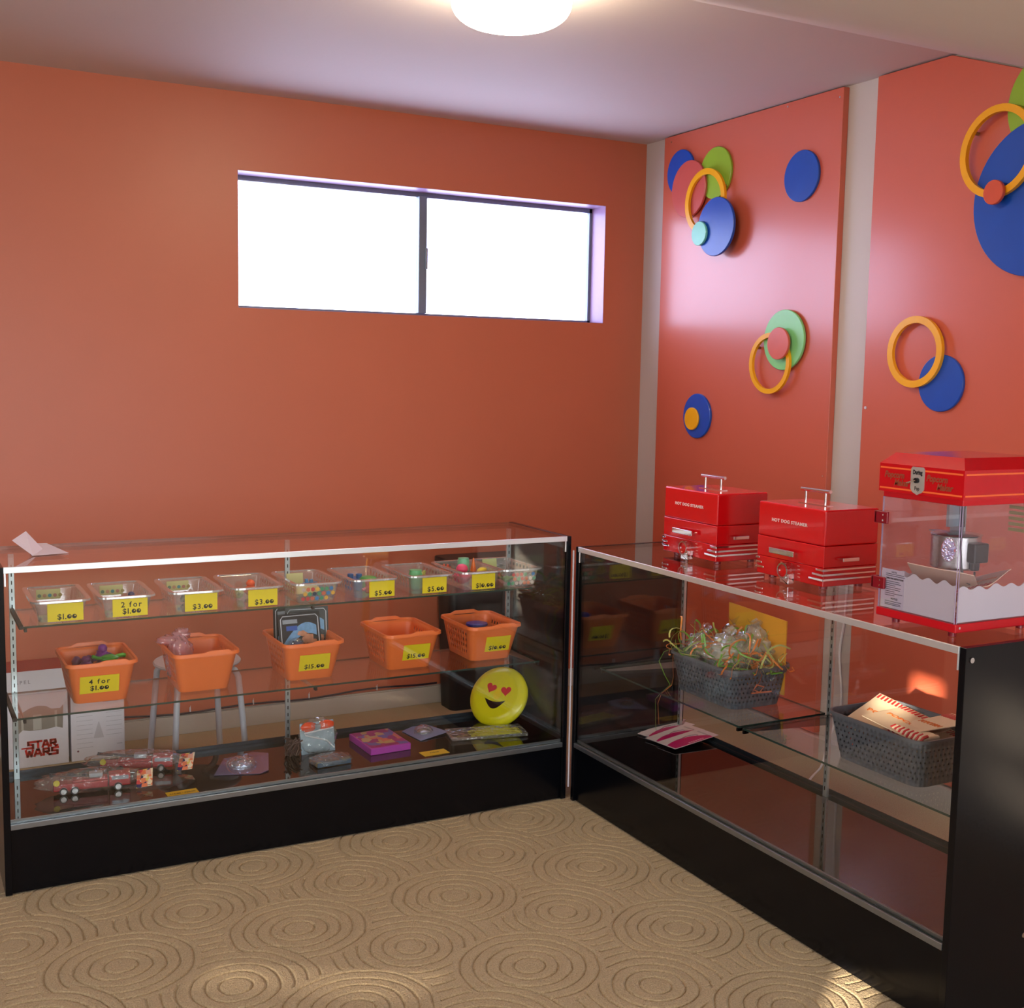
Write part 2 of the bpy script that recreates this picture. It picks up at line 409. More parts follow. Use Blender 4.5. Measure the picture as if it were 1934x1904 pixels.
def fill_window(name, x0, x1, y0, y1, z0, z1, s, col, axis):  # unseen windows whose blinds glow, added as daylight fill
    r = bpy.data.objects.new(name, None); C.objects.link(r); r.location = ((x0+x1)/2, (y0+y1)/2, z0); tag(r, kind='structure')
    parts = [(x0, x1, z0, z1)] if axis == 0 else [(x0, -4.74, z0, z1), (-4.34, x1, z0, z1), (-4.74, -4.34, z0, 1.34), (-4.74, -4.34, 1.72, z1)]  # hole left in the south panel to let sun reach the yellow stool
    for (a, c, d, e) in parts:
        b = MB(r.location); b.box(a, c, y0, y1, d, e); b.build('fill_panel', emitter(name+' glowing fill panel', col, s), r)
    b = MB(r.location); t = 0.05
    if axis == 0:
        for (a0, a1, c0, c1) in ((y0, y1, z0-t, z0), (y0, y1, z1, z1+t), (y0-t, y0, z0-t, z1+t), (y1, y1+t, z0-t, z1+t)): b.box(x1-.02, x1+.02, a0, a1, c0, c1)
    else:
        for (a0, a1, c0, c1) in ((x0, x1, z0-t, z0), (x0, x1, z1, z1+t), (x0-t, x0, z0-t, z1+t), (x1, x1+t, z0-t, z1+t)): b.box(a0, a1, y1-.02, y1+.02, c0, c1)
    b.build('window_frame', m_base, r)
fill_window('fill_window_west', -5.72, -5.66, -4.90, -2.6, 1.02, 2.3, FILL_WEST, (.93, .95, 1.0), 0)
fill_window('fill_window_south', -4.9, -0.9, -7.32, -7.26, .7, 2.25, FILL_SOUTH, (.90, .95, 1.0), 1)
# ceiling
YC, SL = -1.90, 0.365
mb = MB(); mb.box(-5.75, 0.15, -7.35, 0.15, H, H+.12)
tag(mb.build('ceiling', m_ceil), kind='structure')
# boxed-in sloping bulkhead (underside of a stair) hanging from the ceiling on the right
YB = -4.60; ZB = H+SL*(YB-YC)
mb = MB(); pr = [(YC, H), (YB, ZB), (YB-.10, ZB), (YB-.10, H)]; n = 4
mb.add([(-3.05, a, b) for a, b in pr]+[(0, a, b) for a, b in pr], [list(range(n)), list(range(n, 2*n))[::-1]]+[[i, i+n, (i+1) % n+n, (i+1) % n] for i in range(n)])
tag(mb.build('trim_1', m_ceil), kind='structure')
mb = MB(); mb.box(-5.6, 0, -0.014, 0, 0, 0.08); mb.box(-5.6, 0, -0.009, 0, .08, .086)
tag(mb.build('baseboard_back', m_base, bevel=.002), kind='structure')
mb = MB(); mb.box(-0.045, 0, -7.2, -0.014, 0, 0.09)
tag(mb.build('baseboard_right', m_base, bevel=.002), kind='structure')

# window in the back wall
wr = bpy.data.objects.new('window_1', None); C.objects.link(wr); wr.location = ((WX0+WX1)/2, 0.12, WZ0); tag(wr, kind='structure')
mb = MB(wr.location); t = .016; gy = .135
mb.box(WX0, WX1, gy-.012, gy+.012, WZ0, WZ0+t); mb.box(WX0, WX1, gy-.012, gy+.012, WZ1-t-.006, WZ1)
mb.box(WX0, WX0+t*.6, gy-.012, gy+.012, WZ0, WZ1); mb.box(WX1-t, WX1, gy-.012, gy+.012, WZ0, WZ1)
mb.build('window_frame', mat('window frame metal', (120, 128, 140), 0.4, 0.6), wr)
mb = MB(wr.location)
mb.box(-1.158, -1.118, gy-.028, gy+.012, WZ0+t, WZ1-t)
mb.build('window_mullion', mat('window mullion metal', (118, 130, 142), 0.4, 0.6), wr, bevel=.003)
mb = MB(wr.location); mb.box(-1.128, -1.118, gy-.04, gy-.028, 2.005, 2.10); mb.build('window_latch', m_alud, wr, bevel=.002)
for nm_, bx in (('a', (WX0, WX1, .001, gy-.012, WZ1-.0015, WZ1-.0002)), ('b', (WX1-.0015, WX1-.0002, .001, gy-.012, WZ0, WZ1)), ('c', (WX0+.0002, WX0+.0015, .001, gy-.012, WZ0, WZ1)), ('d', (WX0, WX1, .001, gy-.012, WZ0+.0002, WZ0+.0015))):
    mb = MB(wr.location); mb.box(*bx); mb.build('window_reveal', mat('lilac white reveal paint', (158, 128, 160), .35), wr)
for (a, b) in ((WX0+t*.6, -1.158), (-1.118, WX1-t)):
    mb = MB(wr.location); mb.box(a, b, gy-.002, gy+.002, WZ0+t, WZ1-t); mb.build('window_pane', m_pane, wr)

# panels on the right wall
PT = 0.030
def slopez(y): return H if y > YC else H+SL*(y-YC)
def panel(y0, y1, label):
    o = MB((-PT/2, (y0+y1)/2, 0.09)); pts = [(y0, 0.10), (y1, 0.10), (y1, slopez(y1)-.006)]
    if y1 < YC < y0: pts.append((YC, H-.006))
    pts.append((y0, slopez(y0)-.006)); n = len(pts)
    vs = [(-PT, a, b) for a, b in pts]+[(-0.001, a, b) for a, b in pts]
    o.add(vs, [list(range(n)), list(range(n, 2*n))[::-1]]+[[i, i+n, (i+1) % n+n, (i+1) % n] for i in range(n)])
    ob = o.build('wall_board', m_panel, bevel=.002); ob.location = (-PT/2, (y0+y1)/2, 0.09)
    tag(ob, label, 'wall board', None); return ob
panel(-0.193, -1.378, 'tall orange board on the right wall, nearer the corner, behind the steamers')
panel(-1.556, -3.6, 'tall orange board on the right wall behind the popcorn machine')
sc = MB((-PT, -1.4, 1.2))
for (y, z) in ((-1.36, 1.15), (-1.36, 2.62), (-1.06, 2.64), (-.25, 2.63)):
    k = MB(); k.cyl((0, 0, 0), (-.003, 0, 0), .004, 10)
    o = k.build('board_screw', m_chrome); o.location = (-PT, y, z); tag(o, 'small screw head in the orange board near the white strip', 'screw', 'screws holding the orange boards')
k = MB(); k.cyl((0, 0, 0), (-.003, 0, 0), .006, 10); o = k.build('board_screw', m_alu); o.location = (-PT, -1.575, 1.43)
tag(o, 'pale screw at the left edge of the board behind the popcorn machine', 'screw')

# ------------------------------------------------------------------ wall discs and rings
def disc(name, kind, col, y, z, r, off, label, th=0.012, r0=0):
    mt = Matrix.Rotation(-PI/2, 4, 'Y')
    b = MB()
    if kind == 'disc': b.lathe([(0, 0), (r-.0015, 0), (r, .002), (r, th-.002), (r-.002, th), (0, th)], 64, 0, mt, cap=False)
    else: b.ring(r0, r, 0, th, 64, 0, mt)
    o = b.build(name, disc_mat(col), smooth=True, sharp=35)
    o.location = (-PT-off+th*0, y, z)
    # short stand-off pegs behind the ones that sit away from the board
    if off > 0.004:
        ra = (r+r0)/2 if r0 else r*0.5
        for a in (0.6, 2.7, 4.7):
            p = MB(); p.cyl((0, ra*math.cos(a), ra*math.sin(a)), (off, ra*math.cos(a), ra*math.sin(a)), .006, 8)
            p.build('spacer_peg', mat('wood peg', (150, 110, 70), .7), o)
    tag(o, label, 'wall decoration', 'coloured discs and rings on the orange boards'); return o
disc('wall_disc', 'disc', 'blue', -.341, 2.478, .103, 0, 'blue disc at the corner end of the board, half hidden by the red disc')
disc('wall_disc', 'disc', 'pinkred', -.424, 2.391, .128, .012, 'red disc overlapping the blue one beside the corner')
disc('wall_disc', 'disc', 'green', -.604, 2.439, .113, 0, 'lime green disc behind the top of the yellow ring near the corner')
disc('wall_ring', 'ring', 'yellow', -.568, 2.317, .144, .026, 'yellow ring crossing the lime and red discs near the corner', .013, .118)
disc('wall_disc', 'disc', 'blue', -.679, 2.194, .127, .045, 'blue disc standing off the board under the yellow ring near the corner', .013)
disc('wall_disc', 'disc', 'aqua', -.578, 2.173, .053, .060, 'small aqua disc on the edge of the standing-off blue disc', .012)
disc('wall_disc', 'disc', 'blue', -1.168, 2.348, .102, 0, 'lone blue disc high on the board beside the white strip')
disc('wall_disc', 'disc', 'mint', -1.110, 1.694, .124, .006, 'mint green disc behind the small salmon disc')
disc('wall_ring', 'ring', 'yellow', -1.042, 1.598, .127, .020, 'yellow ring overlapping the mint disc', .013, .107)
disc('wall_disc', 'disc', 'salmon', -1.108, 1.679, .066, .034, 'small salmon disc on the mint disc', .012)
disc('wall_disc', 'disc', 'blue', -.528, 1.359, .102, 0, 'blue disc low on the board above the hot dog steamers')
disc('wall_disc', 'disc', 'yellow', -.502, 1.345, .052, .0125, 'small yellow disc on the low blue disc', .010)
disc('wall_disc', 'disc', 'blue', -1.939, 1.527, .100, 0, 'blue disc above the popcorn machine behind a yellow ring')
disc('wall_ring', 'ring', 'yellow', -1.824, 1.638, .128, .013, 'yellow ring above the popcorn machine over a blue disc', .014, .103)
disc('wall_disc', 'disc', 'green', -2.325, 2.425, .170, 0, 'lime green disc at the right edge of the picture')
disc('wall_disc', 'disc', 'blue', -2.300, 2.125, .250, .0125, 'largest blue disc cut off by the right edge of the picture', .012)
disc('wall_ring', 'ring', 'yellow', -2.148, 2.290, .150, .028, 'large yellow ring over the largest blue disc', .016, .126)
disc('wall_disc', 'disc', 'orange', -2.157, 2.155, .040, .046, 'small orange disc at the foot of the large yellow ring', .014)

# ------------------------------------------------------------------ ceiling light
LX, LY = -1.70, -1.80
L0 = thing('ceiling_light', 'round white glowing flush light on the ceiling', 'ceiling light', (LX, LY, H))
b = MB(); b.lathe([(0, 0), (.180, 0), (.184, -.006), (.184, -.030), (.178, -.034), (0, -.034)], 48, cap=False); b.build('light_base', mat('brushed nickel', (150, 138, 126), .35, .8), L0, smooth=True)
b = MB(); b.lathe([(0, -.034)]+[(.174, -.034)]+[(.174*math.cos(a)**.55 if a < PI/2 else 0, -.070-.066*math.sin(a)) for a in [PI/2*i/10 for i in range(11)]], 48, cap=False)
b.build('light_diffuser', emitter('warm lamp glow', (1.0, .80, .56), LAMP), L0, smooth=True)
# a second lamp of the room, behind the viewer
L1 = thing('ceiling_light', 'round white glowing flush light on the ceiling at the back of the room', 'ceiling light', (-4.2, -5.6, H))
b = MB(); b.lathe([(0, 0), (.205, 0), (.203, -.030), (0, -.034)], 40, cap=False); b.build('light_base', _m['brushed nickel'], L1, smooth=True)
b = MB(); b.lathe([(0, -.034), (.188, -.034), (.17, -.09), (.1, -.115), (0, -.12)], 40, cap=False); b.build('light_diffuser', _m['warm lamp glow'], L1, smooth=True)

# ------------------------------------------------------------------ display cases
def case(label, loc, rz, Ln, D, Hh, zd, posts, shelves):
    r = thing('display_case', label, 'display case', loc, rz)
    t = .019
    for x0 in (0, Ln-t):
        b = MB(); b.box(x0, x0+t, 0, D, 0.004, Hh); e = b.build('end_panel', m_black, r, bevel=.0015)
        for (sy, sz) in ((.0185, Hh-.029), (.2565, .197)):
            if x0 > 0 and rz != 0:
                s_ = MB(); s_.cyl((Ln, sy, sz), (Ln+.003, sy, sz), .0065, 14); s_.build('panel_screw', m_chrome, e)
    b = MB(); b.box(t, Ln-t, .012, .028, 0.004, zd-.004); b.build('kick_panel', m_black, r, bevel=.001)
    b = MB(); b.box(t, Ln-t, D-.028, D-.012, 0.004, zd-.004); b.build('rear_panel', m_black, r)
    b = MB(); b.box(t, Ln-t, .006, D-.004, zd-.004, zd+.008); b.build('deck', m_deck, r)
    b = MB(); b.box(t, Ln-t, -.002, .008, zd-.008, zd+.008); b.box(t, Ln-t, .012, .018, zd+.008, zd+.018); b.build('front_track', m_alud, r, bevel=.001)
    b = MB(); b.box(t, Ln-t, D-.030, D-.002, zd+.008, zd+.016); b.box(t, Ln-t, D-.012, D-.009, zd+.016, zd+.026); b.build('rear_track', mat('dark rear track', (62, 70, 78), .25, .7), r)
    b = MB(); b.box(t, Ln-t, D-.016, D-.001, Hh-.022, Hh-.009); b.build('rear_rail', m_black, r)
    b = MB(); b.slab(t, Ln-t, .006, .011, zd+.009, Hh-.012, 1); b.build('front_glass', [m_glass, m_gedge], r)
    b = MB(); b.slab(t, Ln-t, .003, D-.001, Hh-.0075, Hh-.001, 2); b.build('top_glass', [m_glass, m_gedge], r)
    b = MB(); b.box(t, Ln-t, -.003, .003, Hh-.017, Hh+.0005); b.box(t, Ln-t, .003, .010, Hh-.017, Hh-.0135)
    b.box(t+.001, t+.006, .0, .004, Hh-.055, Hh-.017); b.box(Ln-t-.006, Ln-t-.001, 0, .004, Hh-.055, Hh-.017)
    b.build('top_strip', m_alu, r, bevel=.0008)
    for px in posts:
        b = MB(); w_ = .0085
        b.box(px-w_, px+w_, D-.040, D-.030, zd+.008, Hh-.022); 
        s_ = MB(); z = zd+.03
        while z < Hh-.05: s_.box(px-.0016, px+.0016, D-.0412, D-.0400, z, z+.012); z += .0254
        po = b.build('shelf_standard', m_zinc, r, bevel=.0008)
        s_.build('slot_row', m_dark, po)
    for (z, y0, ends) in shelves:
        e0, e1 = ends
        b = MB(); b.slab(e0, e1, y0, D-.043, z-.006, z, 2); b.build('glass_shelf', [m_glass, m_gedge], r)
        for px in posts:
            x = min(max(px, e0+.006), e1-.006)
            br = MB(); vs = [(D-.040, z-.0065), (y0+.006, z-.0065), (y0+.006, z-.013), (D-.040, z-.032)]
            vv = [(x-.0015, a, c) for a, c in vs]+[(x+.0015, a, c) for a, c in vs]
            br.add(vv, [(0, 1, 2, 3), (7, 6, 5, 4), (0, 4, 5, 1), (1, 5, 6, 2), (2, 6, 7, 3), (3, 7, 4, 0)])
            bo = br.build('shelf_bracket', m_zinc, r)
            tp = MB(); tp.box(x-.004, x+.004, y0-.003, y0+.016, z-.017, z-.0062)
            if px == posts[0] and rz == 0: tp.box(e0-.012, e0-.0005, y0-.004, D-.043, z-.008, z+.004)
            tp.build('bracket_tip', mat('brown rubber', (36, 28, 28), .6), bo, bevel=.001)
    return r
LX0, LX1, LYF, LYB, LH, LZD = -3.0738, -1.1973, -1.3669, -.9234, .965, .2065
case('long glass display case full of orange baskets and clear bins, under the window', (LX0, LYF, 0), 0, LX1-LX0, LYB-LYF, LH, LZD,
     [.073, .965, 1.84], [(.767, .122, (.078, 1.79)), (.500, .094, (.052, 1.81))])
RXF, RXB, RYF, RYN, RH = -1.1885, -.7100, -1.3847, -3.0979, .9304
case('glass display case with red steamers and the popcorn machine on top', (RXF, RYF, 0), -PI/2, RYF-RYN, RXB-RXF, RH, .2125,
     [.045, .825, 1.665], [(.490, .094, (.03, .815)), (.490, .094, (.832, 1.68))])
# pale gasket strip in the gap between the two cases
b = MB((-1.1925, -1.376, 0)); b.box(-1.1955, -1.1905, -1.3775, -1.3745, .05, .915); o = b.build('gap_strip', mat('pale plastic strip', (206, 200, 206), .5)); o.location = (-1.1925, -1.376, 0)
tag(o, 'thin pale vertical strip in the gap between the two display cases', 'strip')

# ------------------------------------------------------------------ price tags
def zeros_text(par, s, cx, cz, size, y):
    """price in a chunky print, its zeros filled in with a small highlight"""
    adv = size*.62; n = len(s); wch = {'.': .42, '1': .5, ' ': .5}
    tot = sum(adv*wch.get(c, 1) for c in s); x = cx-tot/2; b = MB(); txt = []
    for c in s:
        a = adv*wch.get(c, 1)
        if c == '0':
            r = size*.29; seg = 16
            vs = []; ox, oz = r*.25, r*.25; hr = r*.30
            for i in range(seg):
                t = 2*PI*i/seg; vs.append((x+a/2+r*math.cos(t), y-.0003, cz+r*math.sin(t))); vs.append((x+a/2+ox+hr*math.cos(t), y-.0003, cz+oz+hr*math.sin(t)))
            b.add(vs, [(2*i, 2*((i+1) % seg), 2*((i+1) % seg)+1, 2*i+1) for i in range(seg)])
        elif c != ' ': txt.append((c, x+a/2))
        x += a
    return b, txt
def price(parent, text, x0, x1, z0, z1, y, tilt=0, thick=.0006, dx=0):
    b = MB(); b.box(x0, x1, y-thick, y, z0, z1); t = b.build('price_tag', m_yel, parent)
    h = z1-z0; lines = text.split('|'); 
    if len(lines) == 1: rows = [(lines[0], z0+h*.24)]
    else: rows = [(lines[0], z0+h*.66), (lines[1], z0+h*.28)]
    size = .0235
    full = MB()
    for s, cz in rows:
        cx = (x0+x1)/2+dx
        zb, tx = zeros_text(None, s, cx, cz, size, y-thick)
        base = len(full.v); full.v += zb.v; full.f += [[i+base for i in f] for f in zb.f]; full.m += zb.m
        for c, px in tx:
            o = text_obj('tmp', c, size, m_ink, None, (0, 0, 0), ext=0, off=.00045)
            for v in o.data.vertices: pass
            vs = [(px+v.co.x*1.0, y-thick-.0003, cz+v.co.y) for v in o.data.vertices]
            full.add(vs, [list(p.vertices) for p in o.data.polygons])
            bpy.data.objects.remove(o)
    full.build('lettering', m_ink, t)
    return t

# ------------------------------------------------------------------ clear bins on the upper shelf
DOTS = [(196, 60, 60), (60, 130, 190), (232, 176, 70), (40, 60, 80), (70, 150, 110), (214, 110, 80), (210, 190, 180)]
def clear_bin(xc, w, text, label, mode, tagx=(.0, .062), tz=(.006, .046)):
    r = thing('clear_bin', label, 'bin', (xc, -1.085, .767), 0, 'clear plastic bins on the upper shelf')
    def hole(side, i, u, j): return side in (1, 3) and j in (2, 4) and i % 2 == 1 and .08 < u < .92
    b = MB(); tub(b, w, .235, w+.022, .262, .066, .014, 6, 17, 6, hole, m=0); b.build('bin_body', m_clear, r, smooth=True, solid=.0016)
    b = MB(); sweep_rim(b, w+.022, .262, .016, [(0, .066), (.012, .066), (.013, .060), (.010, .060), (.010, .0635), (0, .0635)], 8, 8)
    b.build('bin_rim', m_rim, r, smooth=True, sharp=30)
    fy = lambda z: -.1175-.0135*z/.066-.0035
    if mode in ('strip', 'both'):
        b = MB(); y = .112+.004
        b.box(-w*.36, w*.22, y, y+.0008, .026, .058); s_ = b.build('dotted_sticker', mat('cream sticker', (206, 200, 140), .6), r)
        b = MB(); cols = [(110, 140, 120), (196, 150, 120), (80, 150, 160), (190, 130, 120), (170, 150, 90)]
        for i in range(5):
            k = MB(); mt = Matrix.Translation((-w*.36+.009+i*w*.125, y-.0003, .038)) @ Matrix.Rotation(PI/2, 4, 'X')
            b.lathe([(0, 0), (.0058, 0)], 14, i, mt, cap=False)
        b.build('dot_pattern', [mat('pastel dot %d' % i, c, .6) for i, c in enumerate(cols)], s_)
    if mode == 'dots':
        b = MB(); rr = random.Random(int(abs(xc)*1000))
        for j in range(3):
            for i in range(7):
                if rr.random() < .12: continue
                x = -w*.40+i*w*.128+(j % 2)*w*.05; z = .012+j*.0160
                y = fy(z)-.0006
                mt = Matrix.Translation((x, y, z)) @ Matrix.Rotation(PI/2, 4, 'X')
                b.lathe([(0, 0), (.0068, 0)], 12, rr.randrange(7), mt, cap=False)
        b.build('dot_pattern', [mat('bright dot %d' % i, c, .5) for i, c in enumerate(DOTS)], r)
    if text:
        z0, z1 = tz; xm = tagx[0]; hw = tagx[1]/2
        price(r, text, xm-hw, xm+hw, z0, z1, -.1365, dx=.004)
    return r
B = [(-2.885, '$1.00', 'strip', 'clear bin tagged $1.00 at the left end of the upper shelf', (.010, .102)),
     (-2.693, '2 for|$1.00', 'strip', 'clear bin tagged 2 for $1.00', (.006, .104)),
     (-2.480, '$3.00', 'strip', 'clear bin tagged $3.00, the one next to the 2 for $1.00 bin', (.010, .102)),
     (-2.283, '$3.00', '', 'clear bin tagged $3.00, the one beside the untagged dotted bin', (.012, .096)),
     (-2.082, None, 'dots', 'clear dotted bin without a price tag between the $3.00 and $5.00 bins', (0, .08)),
     (-1.880, '$5.00', '', 'clear bin tagged $5.00 holding a blue toy, beside the untagged dotted bin', (.022, .092)),
     (-1.672, '$5.00', '', 'clear bin tagged $5.00 holding a green glitter cup, next to the $10.00 bin', (.010, .092)),
     (-1.475, '$10.00', '', 'clear bin tagged $10.00 with pink and yellow toys', (.004, .092)),
     (-1.312, None, 'dots', 'clear dotted bin without a tag at the right end of the upper shelf', (0, .08))]
for xc, tx, md, lb, tg in B: clear_bin(xc, .125, tx, lb, md, tg, (.003, .057) if tx else (0, .04))

def toy(name, shape, rgb, loc, size, label, cat='toy', rz=0, seed=1, group=None, rough=.35, clearm=None, tilt=0):
    b = MB()
    sx, sy, sz = size
    if shape == 'ring': b.ring(sx*.6, sx, 0, sz, 24)
    elif shape == 'cone': b.lathe([(sx, 0), (sx, .002), (sx*.15, sz), (0, sz*1.02)], 20, cap=True)
    elif shape == 'cup': b.lathe([(0, 0), (sx*.85, 0), (sx, sz*.1), (sx, sz*.8), (sx*.9, sz*.86), (sx*.9, sz), (0, sz)], 24, cap=False)
    elif shape == 'disc': b.lathe([(0, 0), (sx*.8, 0), (sx, sz*.3), (sx*.95, sz*.8), (sx*.7, sz), (0, sz)], 28, cap=False)
    elif shape == 'block':
        b.box(-sx, sx, -sy, sy, 0, sz*.7)
        for i in (-.5, .5): b.cyl((sx*i, 0, sz*.7), (sx*i, 0, sz), min(sx, sy)*.35, 12)
    elif shape == 'dino':
        b.blob((0, 0, sz*.5), (sx*.55, sy, sz*.45), seed, .1); b.tube([(sx*.4, 0, sz*.6), (sx*.8, 0, sz*.7), (sx*1.15, 0, sz*.55)], sy*.35, 8); b.tube([(-sx*.4, 0, sz*.5), (-sx*.8, 0, sz*.65), (-sx*1.1, 0, sz*.9)], sy*.28, 8)
    elif shape == 'figure':
        b.blob((0, 0, sz*.45), (sx*.6, sy*.7, sz*.4), seed, .12); b.blob((sx*.1, 0, sz*.95), (sx*.42, sy*.5, sz*.3), seed+1, .05); b.tube([(-sx*.9, 0, sz*.3), (0, 0, sz*.6), (sx*.95, 0, sz*.4)], sz*.14, 8)
    else: b.blob((0, 0, sz*.5), (sx, sy, sz*.5), seed, .12)
    o = b.build(name, clearm or mat(name+str(rgb), rgb, rough), smooth=True, sharp=45)
    o.location = loc; o.rotation_euler = (tilt, 0, rz)
    tag(o, label, cat, group); return o
zs = .7685
T = [('toy_ring', 'ring', (180, 30, 130), (-2.680, -1.10, zs), (.028, .02, .034), 'magenta toy ring in the 2 for $1.00 bin'),
     ('toy_figure', 'figure', (60, 66, 120), (-2.652, -1.03, zs), (.026, .02, .034), 'dark blue toy in the 2 for $1.00 bin'),
     ('toy_whistle', 'cup', (220, 170, 60), (-2.665, -1.155, zs), (.012, .012, .030), 'small golden toy at the front of the 2 for $1.00 bin'),
     ('toy_figure', 'figure', (90, 110, 90), (-2.485, -1.06, zs), (.03, .02, .03), 'dull green toy lying in the $3.00 bin beside the 2 for $1.00 bin'),
     ('toy_figure', 'figure', (244, 96, 50), (-2.262, -1.04, zs), (.034, .03, .046), 'bright orange toy in the second $3.00 bin'),
     ('toy_lizard', 'dino', (176, 190, 80), (-2.312, -1.07, zs), (.030, .02, .036), 'yellow green toy lizard in the second $3.00 bin'),
     ('toy_ball', 'blob', (226, 190, 60), (-2.28, -1.15, zs), (.02, .02, .036), 'yellow toy ball at the front of the second $3.00 bin'),
     ('toy_ball', 'blob', (224, 206, 120), (-2.09, -1.10, zs), (.042, .06, .040), 'pale yellow toy filling the untagged dotted bin beside the $3.00 bin'),
     ('toy_block', 'block', (80, 140, 190), (-2.05, -1.02, zs), (.018, .03, .042), 'light blue toy block in the untagged dotted bin beside the $3.00 bin'),
     ('toy_car', 'block', (24, 92, 160), (-1.885, -1.03, zs), (.030, .045, .052), 'deep blue toy car in the $5.00 bin'),
     ('toy_slime', 'disc', (90, 180, 100), (-1.845, -1.06, zs), (.035, .035, .044), 'green toy tub in the $5.00 bin beside the blue car'),
     ('toy_figure', 'figure', (206, 50, 84), (-1.880, -1.155, zs), (.026, .02, .042), 'red toy at the front of the $5.00 bin with the blue car'),
     ('glitter_cup', 'cup', (110, 190, 130), (-1.690, -1.12, zs), (.024, .024, .068), 'glittery green cup in the second $5.00 bin'),
     ('toy_lizard', 'dino', (176, 176, 90), (-1.640, -1.05, zs), (.032, .022, .05), 'olive toy lizard in the second $5.00 bin'),
     ('toy_figure', 'figure', (232, 60, 110), (-1.498, -1.10, zs), (.036, .045, .060), 'hot pink toy in the $10.00 bin'),
     ('toy_jar', 'cup', (120, 190, 150), (-1.474, -1.06, zs+.040), (.022, .022, .050), 'green jewelled jar sticking out of the $10.00 bin'),
     ('toy_cone', 'cone', (246, 120, 40), (-1.428, -1.05, zs+.036), (.012, .012, .050), 'small orange cone in the $10.00 bin'),
     ('toy_figure', 'figure', (226, 200, 60), (-1.430, -1.12, zs), (.032, .05, .050), 'yellow toy in the $10.00 bin'),
     ('toy_brick_row', 'block', (230, 96, 60), (-1.517, -1.00, zs+.030), (.016, .012, .030), 'orange brick toy at the back of the $10.00 bin'),
     ('toy_figure', 'figure', (130, 60, 60), (-1.335, -1.06, zs), (.030, .04, .035), 'brown red toy in the untagged bin at the right end'),
     ('toy_lizard', 'dino', (120, 160, 70), (-1.335, -1.14, zs), (.026, .02, .030), 'green toy lizard in the untagged bin at the right end')]
for i, (n_, s_, c_, l_, z_, lb) in enumerate(T):
    toy(n_, s_, c_, l_, z_, lb, seed=i+3, rz=.3*i, group='small toys in the clear bins', clearm=(None))
for (x, lb) in ((-1.295, 'pale green card'),):
    b = MB(); b.box(-.03, .03, -.001, .001, 0, .062); o = b.build('backing_card', mat('pale green card', (196, 206, 140), .6)); o.location = (-1.318, -.972, .771); o.rotation_euler = (-.15, 0, 0)
    tag(o, 'pale green card at the back of the right-end clear bin', 'card')
b = MB(); b.box(-.03, .03, -.001, .001, 0, .055); o = b.build('backing_card', mat('cream card', (214, 208, 150), .6)); o.location = (-2.085, -.975, .771); o.rotation_euler = (-.15, 0, 0)
tag(o, 'cream card at the back of the untagged dotted bin in the middle', 'card')

# ------------------------------------------------------------------ orange baskets on the lower glass shelf
def basket(xc, text, label, tagp=(.02, .088), dxt=0):
    r = thing('orange_basket', label, 'basket', (xc, -1.079, .5003), 0, 'orange plastic baskets on the lower shelf')
    def hole(side, i, u, j): return side in (1, 3) and j in (2, 4, 6, 8) and i % 2 == 1 and .06 < u < .94
    b = MB(); tub(b, .156, .205, .198, .258, .125, .022, 6, 19, 11, hole, dy=-.010); b.build('basket_body', m_obask, r, smooth=True, solid=.0024)
    def zf(sd, u):
        if sd == 0: k = 1 if u > .5 else max(0, (u-.36)/.14)
        elif sd == 2: k = 1 if u < .62 else max(0, 1-(u-.62)/.14)
        elif sd == 1 or sd == 4: k = 1
        else: k = 0
        if sd == 4: k = 0
        return .0075*k
    # the rim steps up at the hand grips
    b = MB()
    def zf2(sd, u):
        if sd in (0, 2):
            return .009*max(0, min(1, (.32-abs(u-.5))/.12+.5)) if sd == 2 else .006*max(0, min(1, (u-.42)/.12))
        return 0
    P = rrect(.198/2, .258/2, .022, 16, 6, 5); n = len(P); prof = [(0.0, 0.0), (.002, .006), (.009, .006), (.010, -.004), (.0080, -.004), (.0075, .002), (.002, .001)]
    vs = []; fs = []; k = len(prof)
    for x, y, nx, ny, sd, u in P:
        dz = zf2(sd, u)
        for o_, z in prof: vs.append((x+nx*o_, y+ny*o_-.010, .125+z+(dz if z > 0.0005 else dz*.5)))
    for i in range(n):
        j = (i+1) % n
        for a in range(k): fs.append((i*k+a, j*k+a, j*k+(a+1) % k, i*k+(a+1) % k))
    b.add(vs, fs); b.build('basket_rim', m_obask, r, smooth=True, sharp=50)
    if text:
        # the front wall leans outwards; the tag follows it
        e = bpy.data.objects.new
        ang = math.atan2(.0385, .125)
        t = price(r, text, tagp[0]-tagp[1]/2, tagp[0]+tagp[1]/2, -.008, .052, 0, dx=dxt)
        t.location = (0, -.1025-.0385*.040/.125-.004, .040); t.rotation_euler = (ang, 0, 0)
    return r
basket(-2.771, '4 for|$1.00', 'orange basket tagged 4 for $1.00, leftmost of the row', (-.008, .116))
basket(-2.452, None, 'orange basket with no tag, in front of the white stool')
basket(-2.095, '$15.00', 'orange basket tagged $15.00 with carded toys in it', (.004, .106))
basket(-1.735, '$15.00', 'empty orange basket tagged $15.00', (.014, .100))
basket(-1.415, '$10.00', 'orange basket tagged $10.00 at the right end of the row', (.014, .098))
zb = .5025
toy('toy_dinosaur', 'dino', (80, 180, 50), (-2.725, -1.06, zb+.088), (.050, .020, .030), 'bright green toy dinosaur on top in the 4 for $1.00 basket', seed=5, rz=.1)
toy('toy_figure', 'figure', (130, 40, 140), (-2.745, -1.035, zb+.085), (.034, .03, .048), 'purple toy behind the green dinosaur', seed=6, rz=.5)
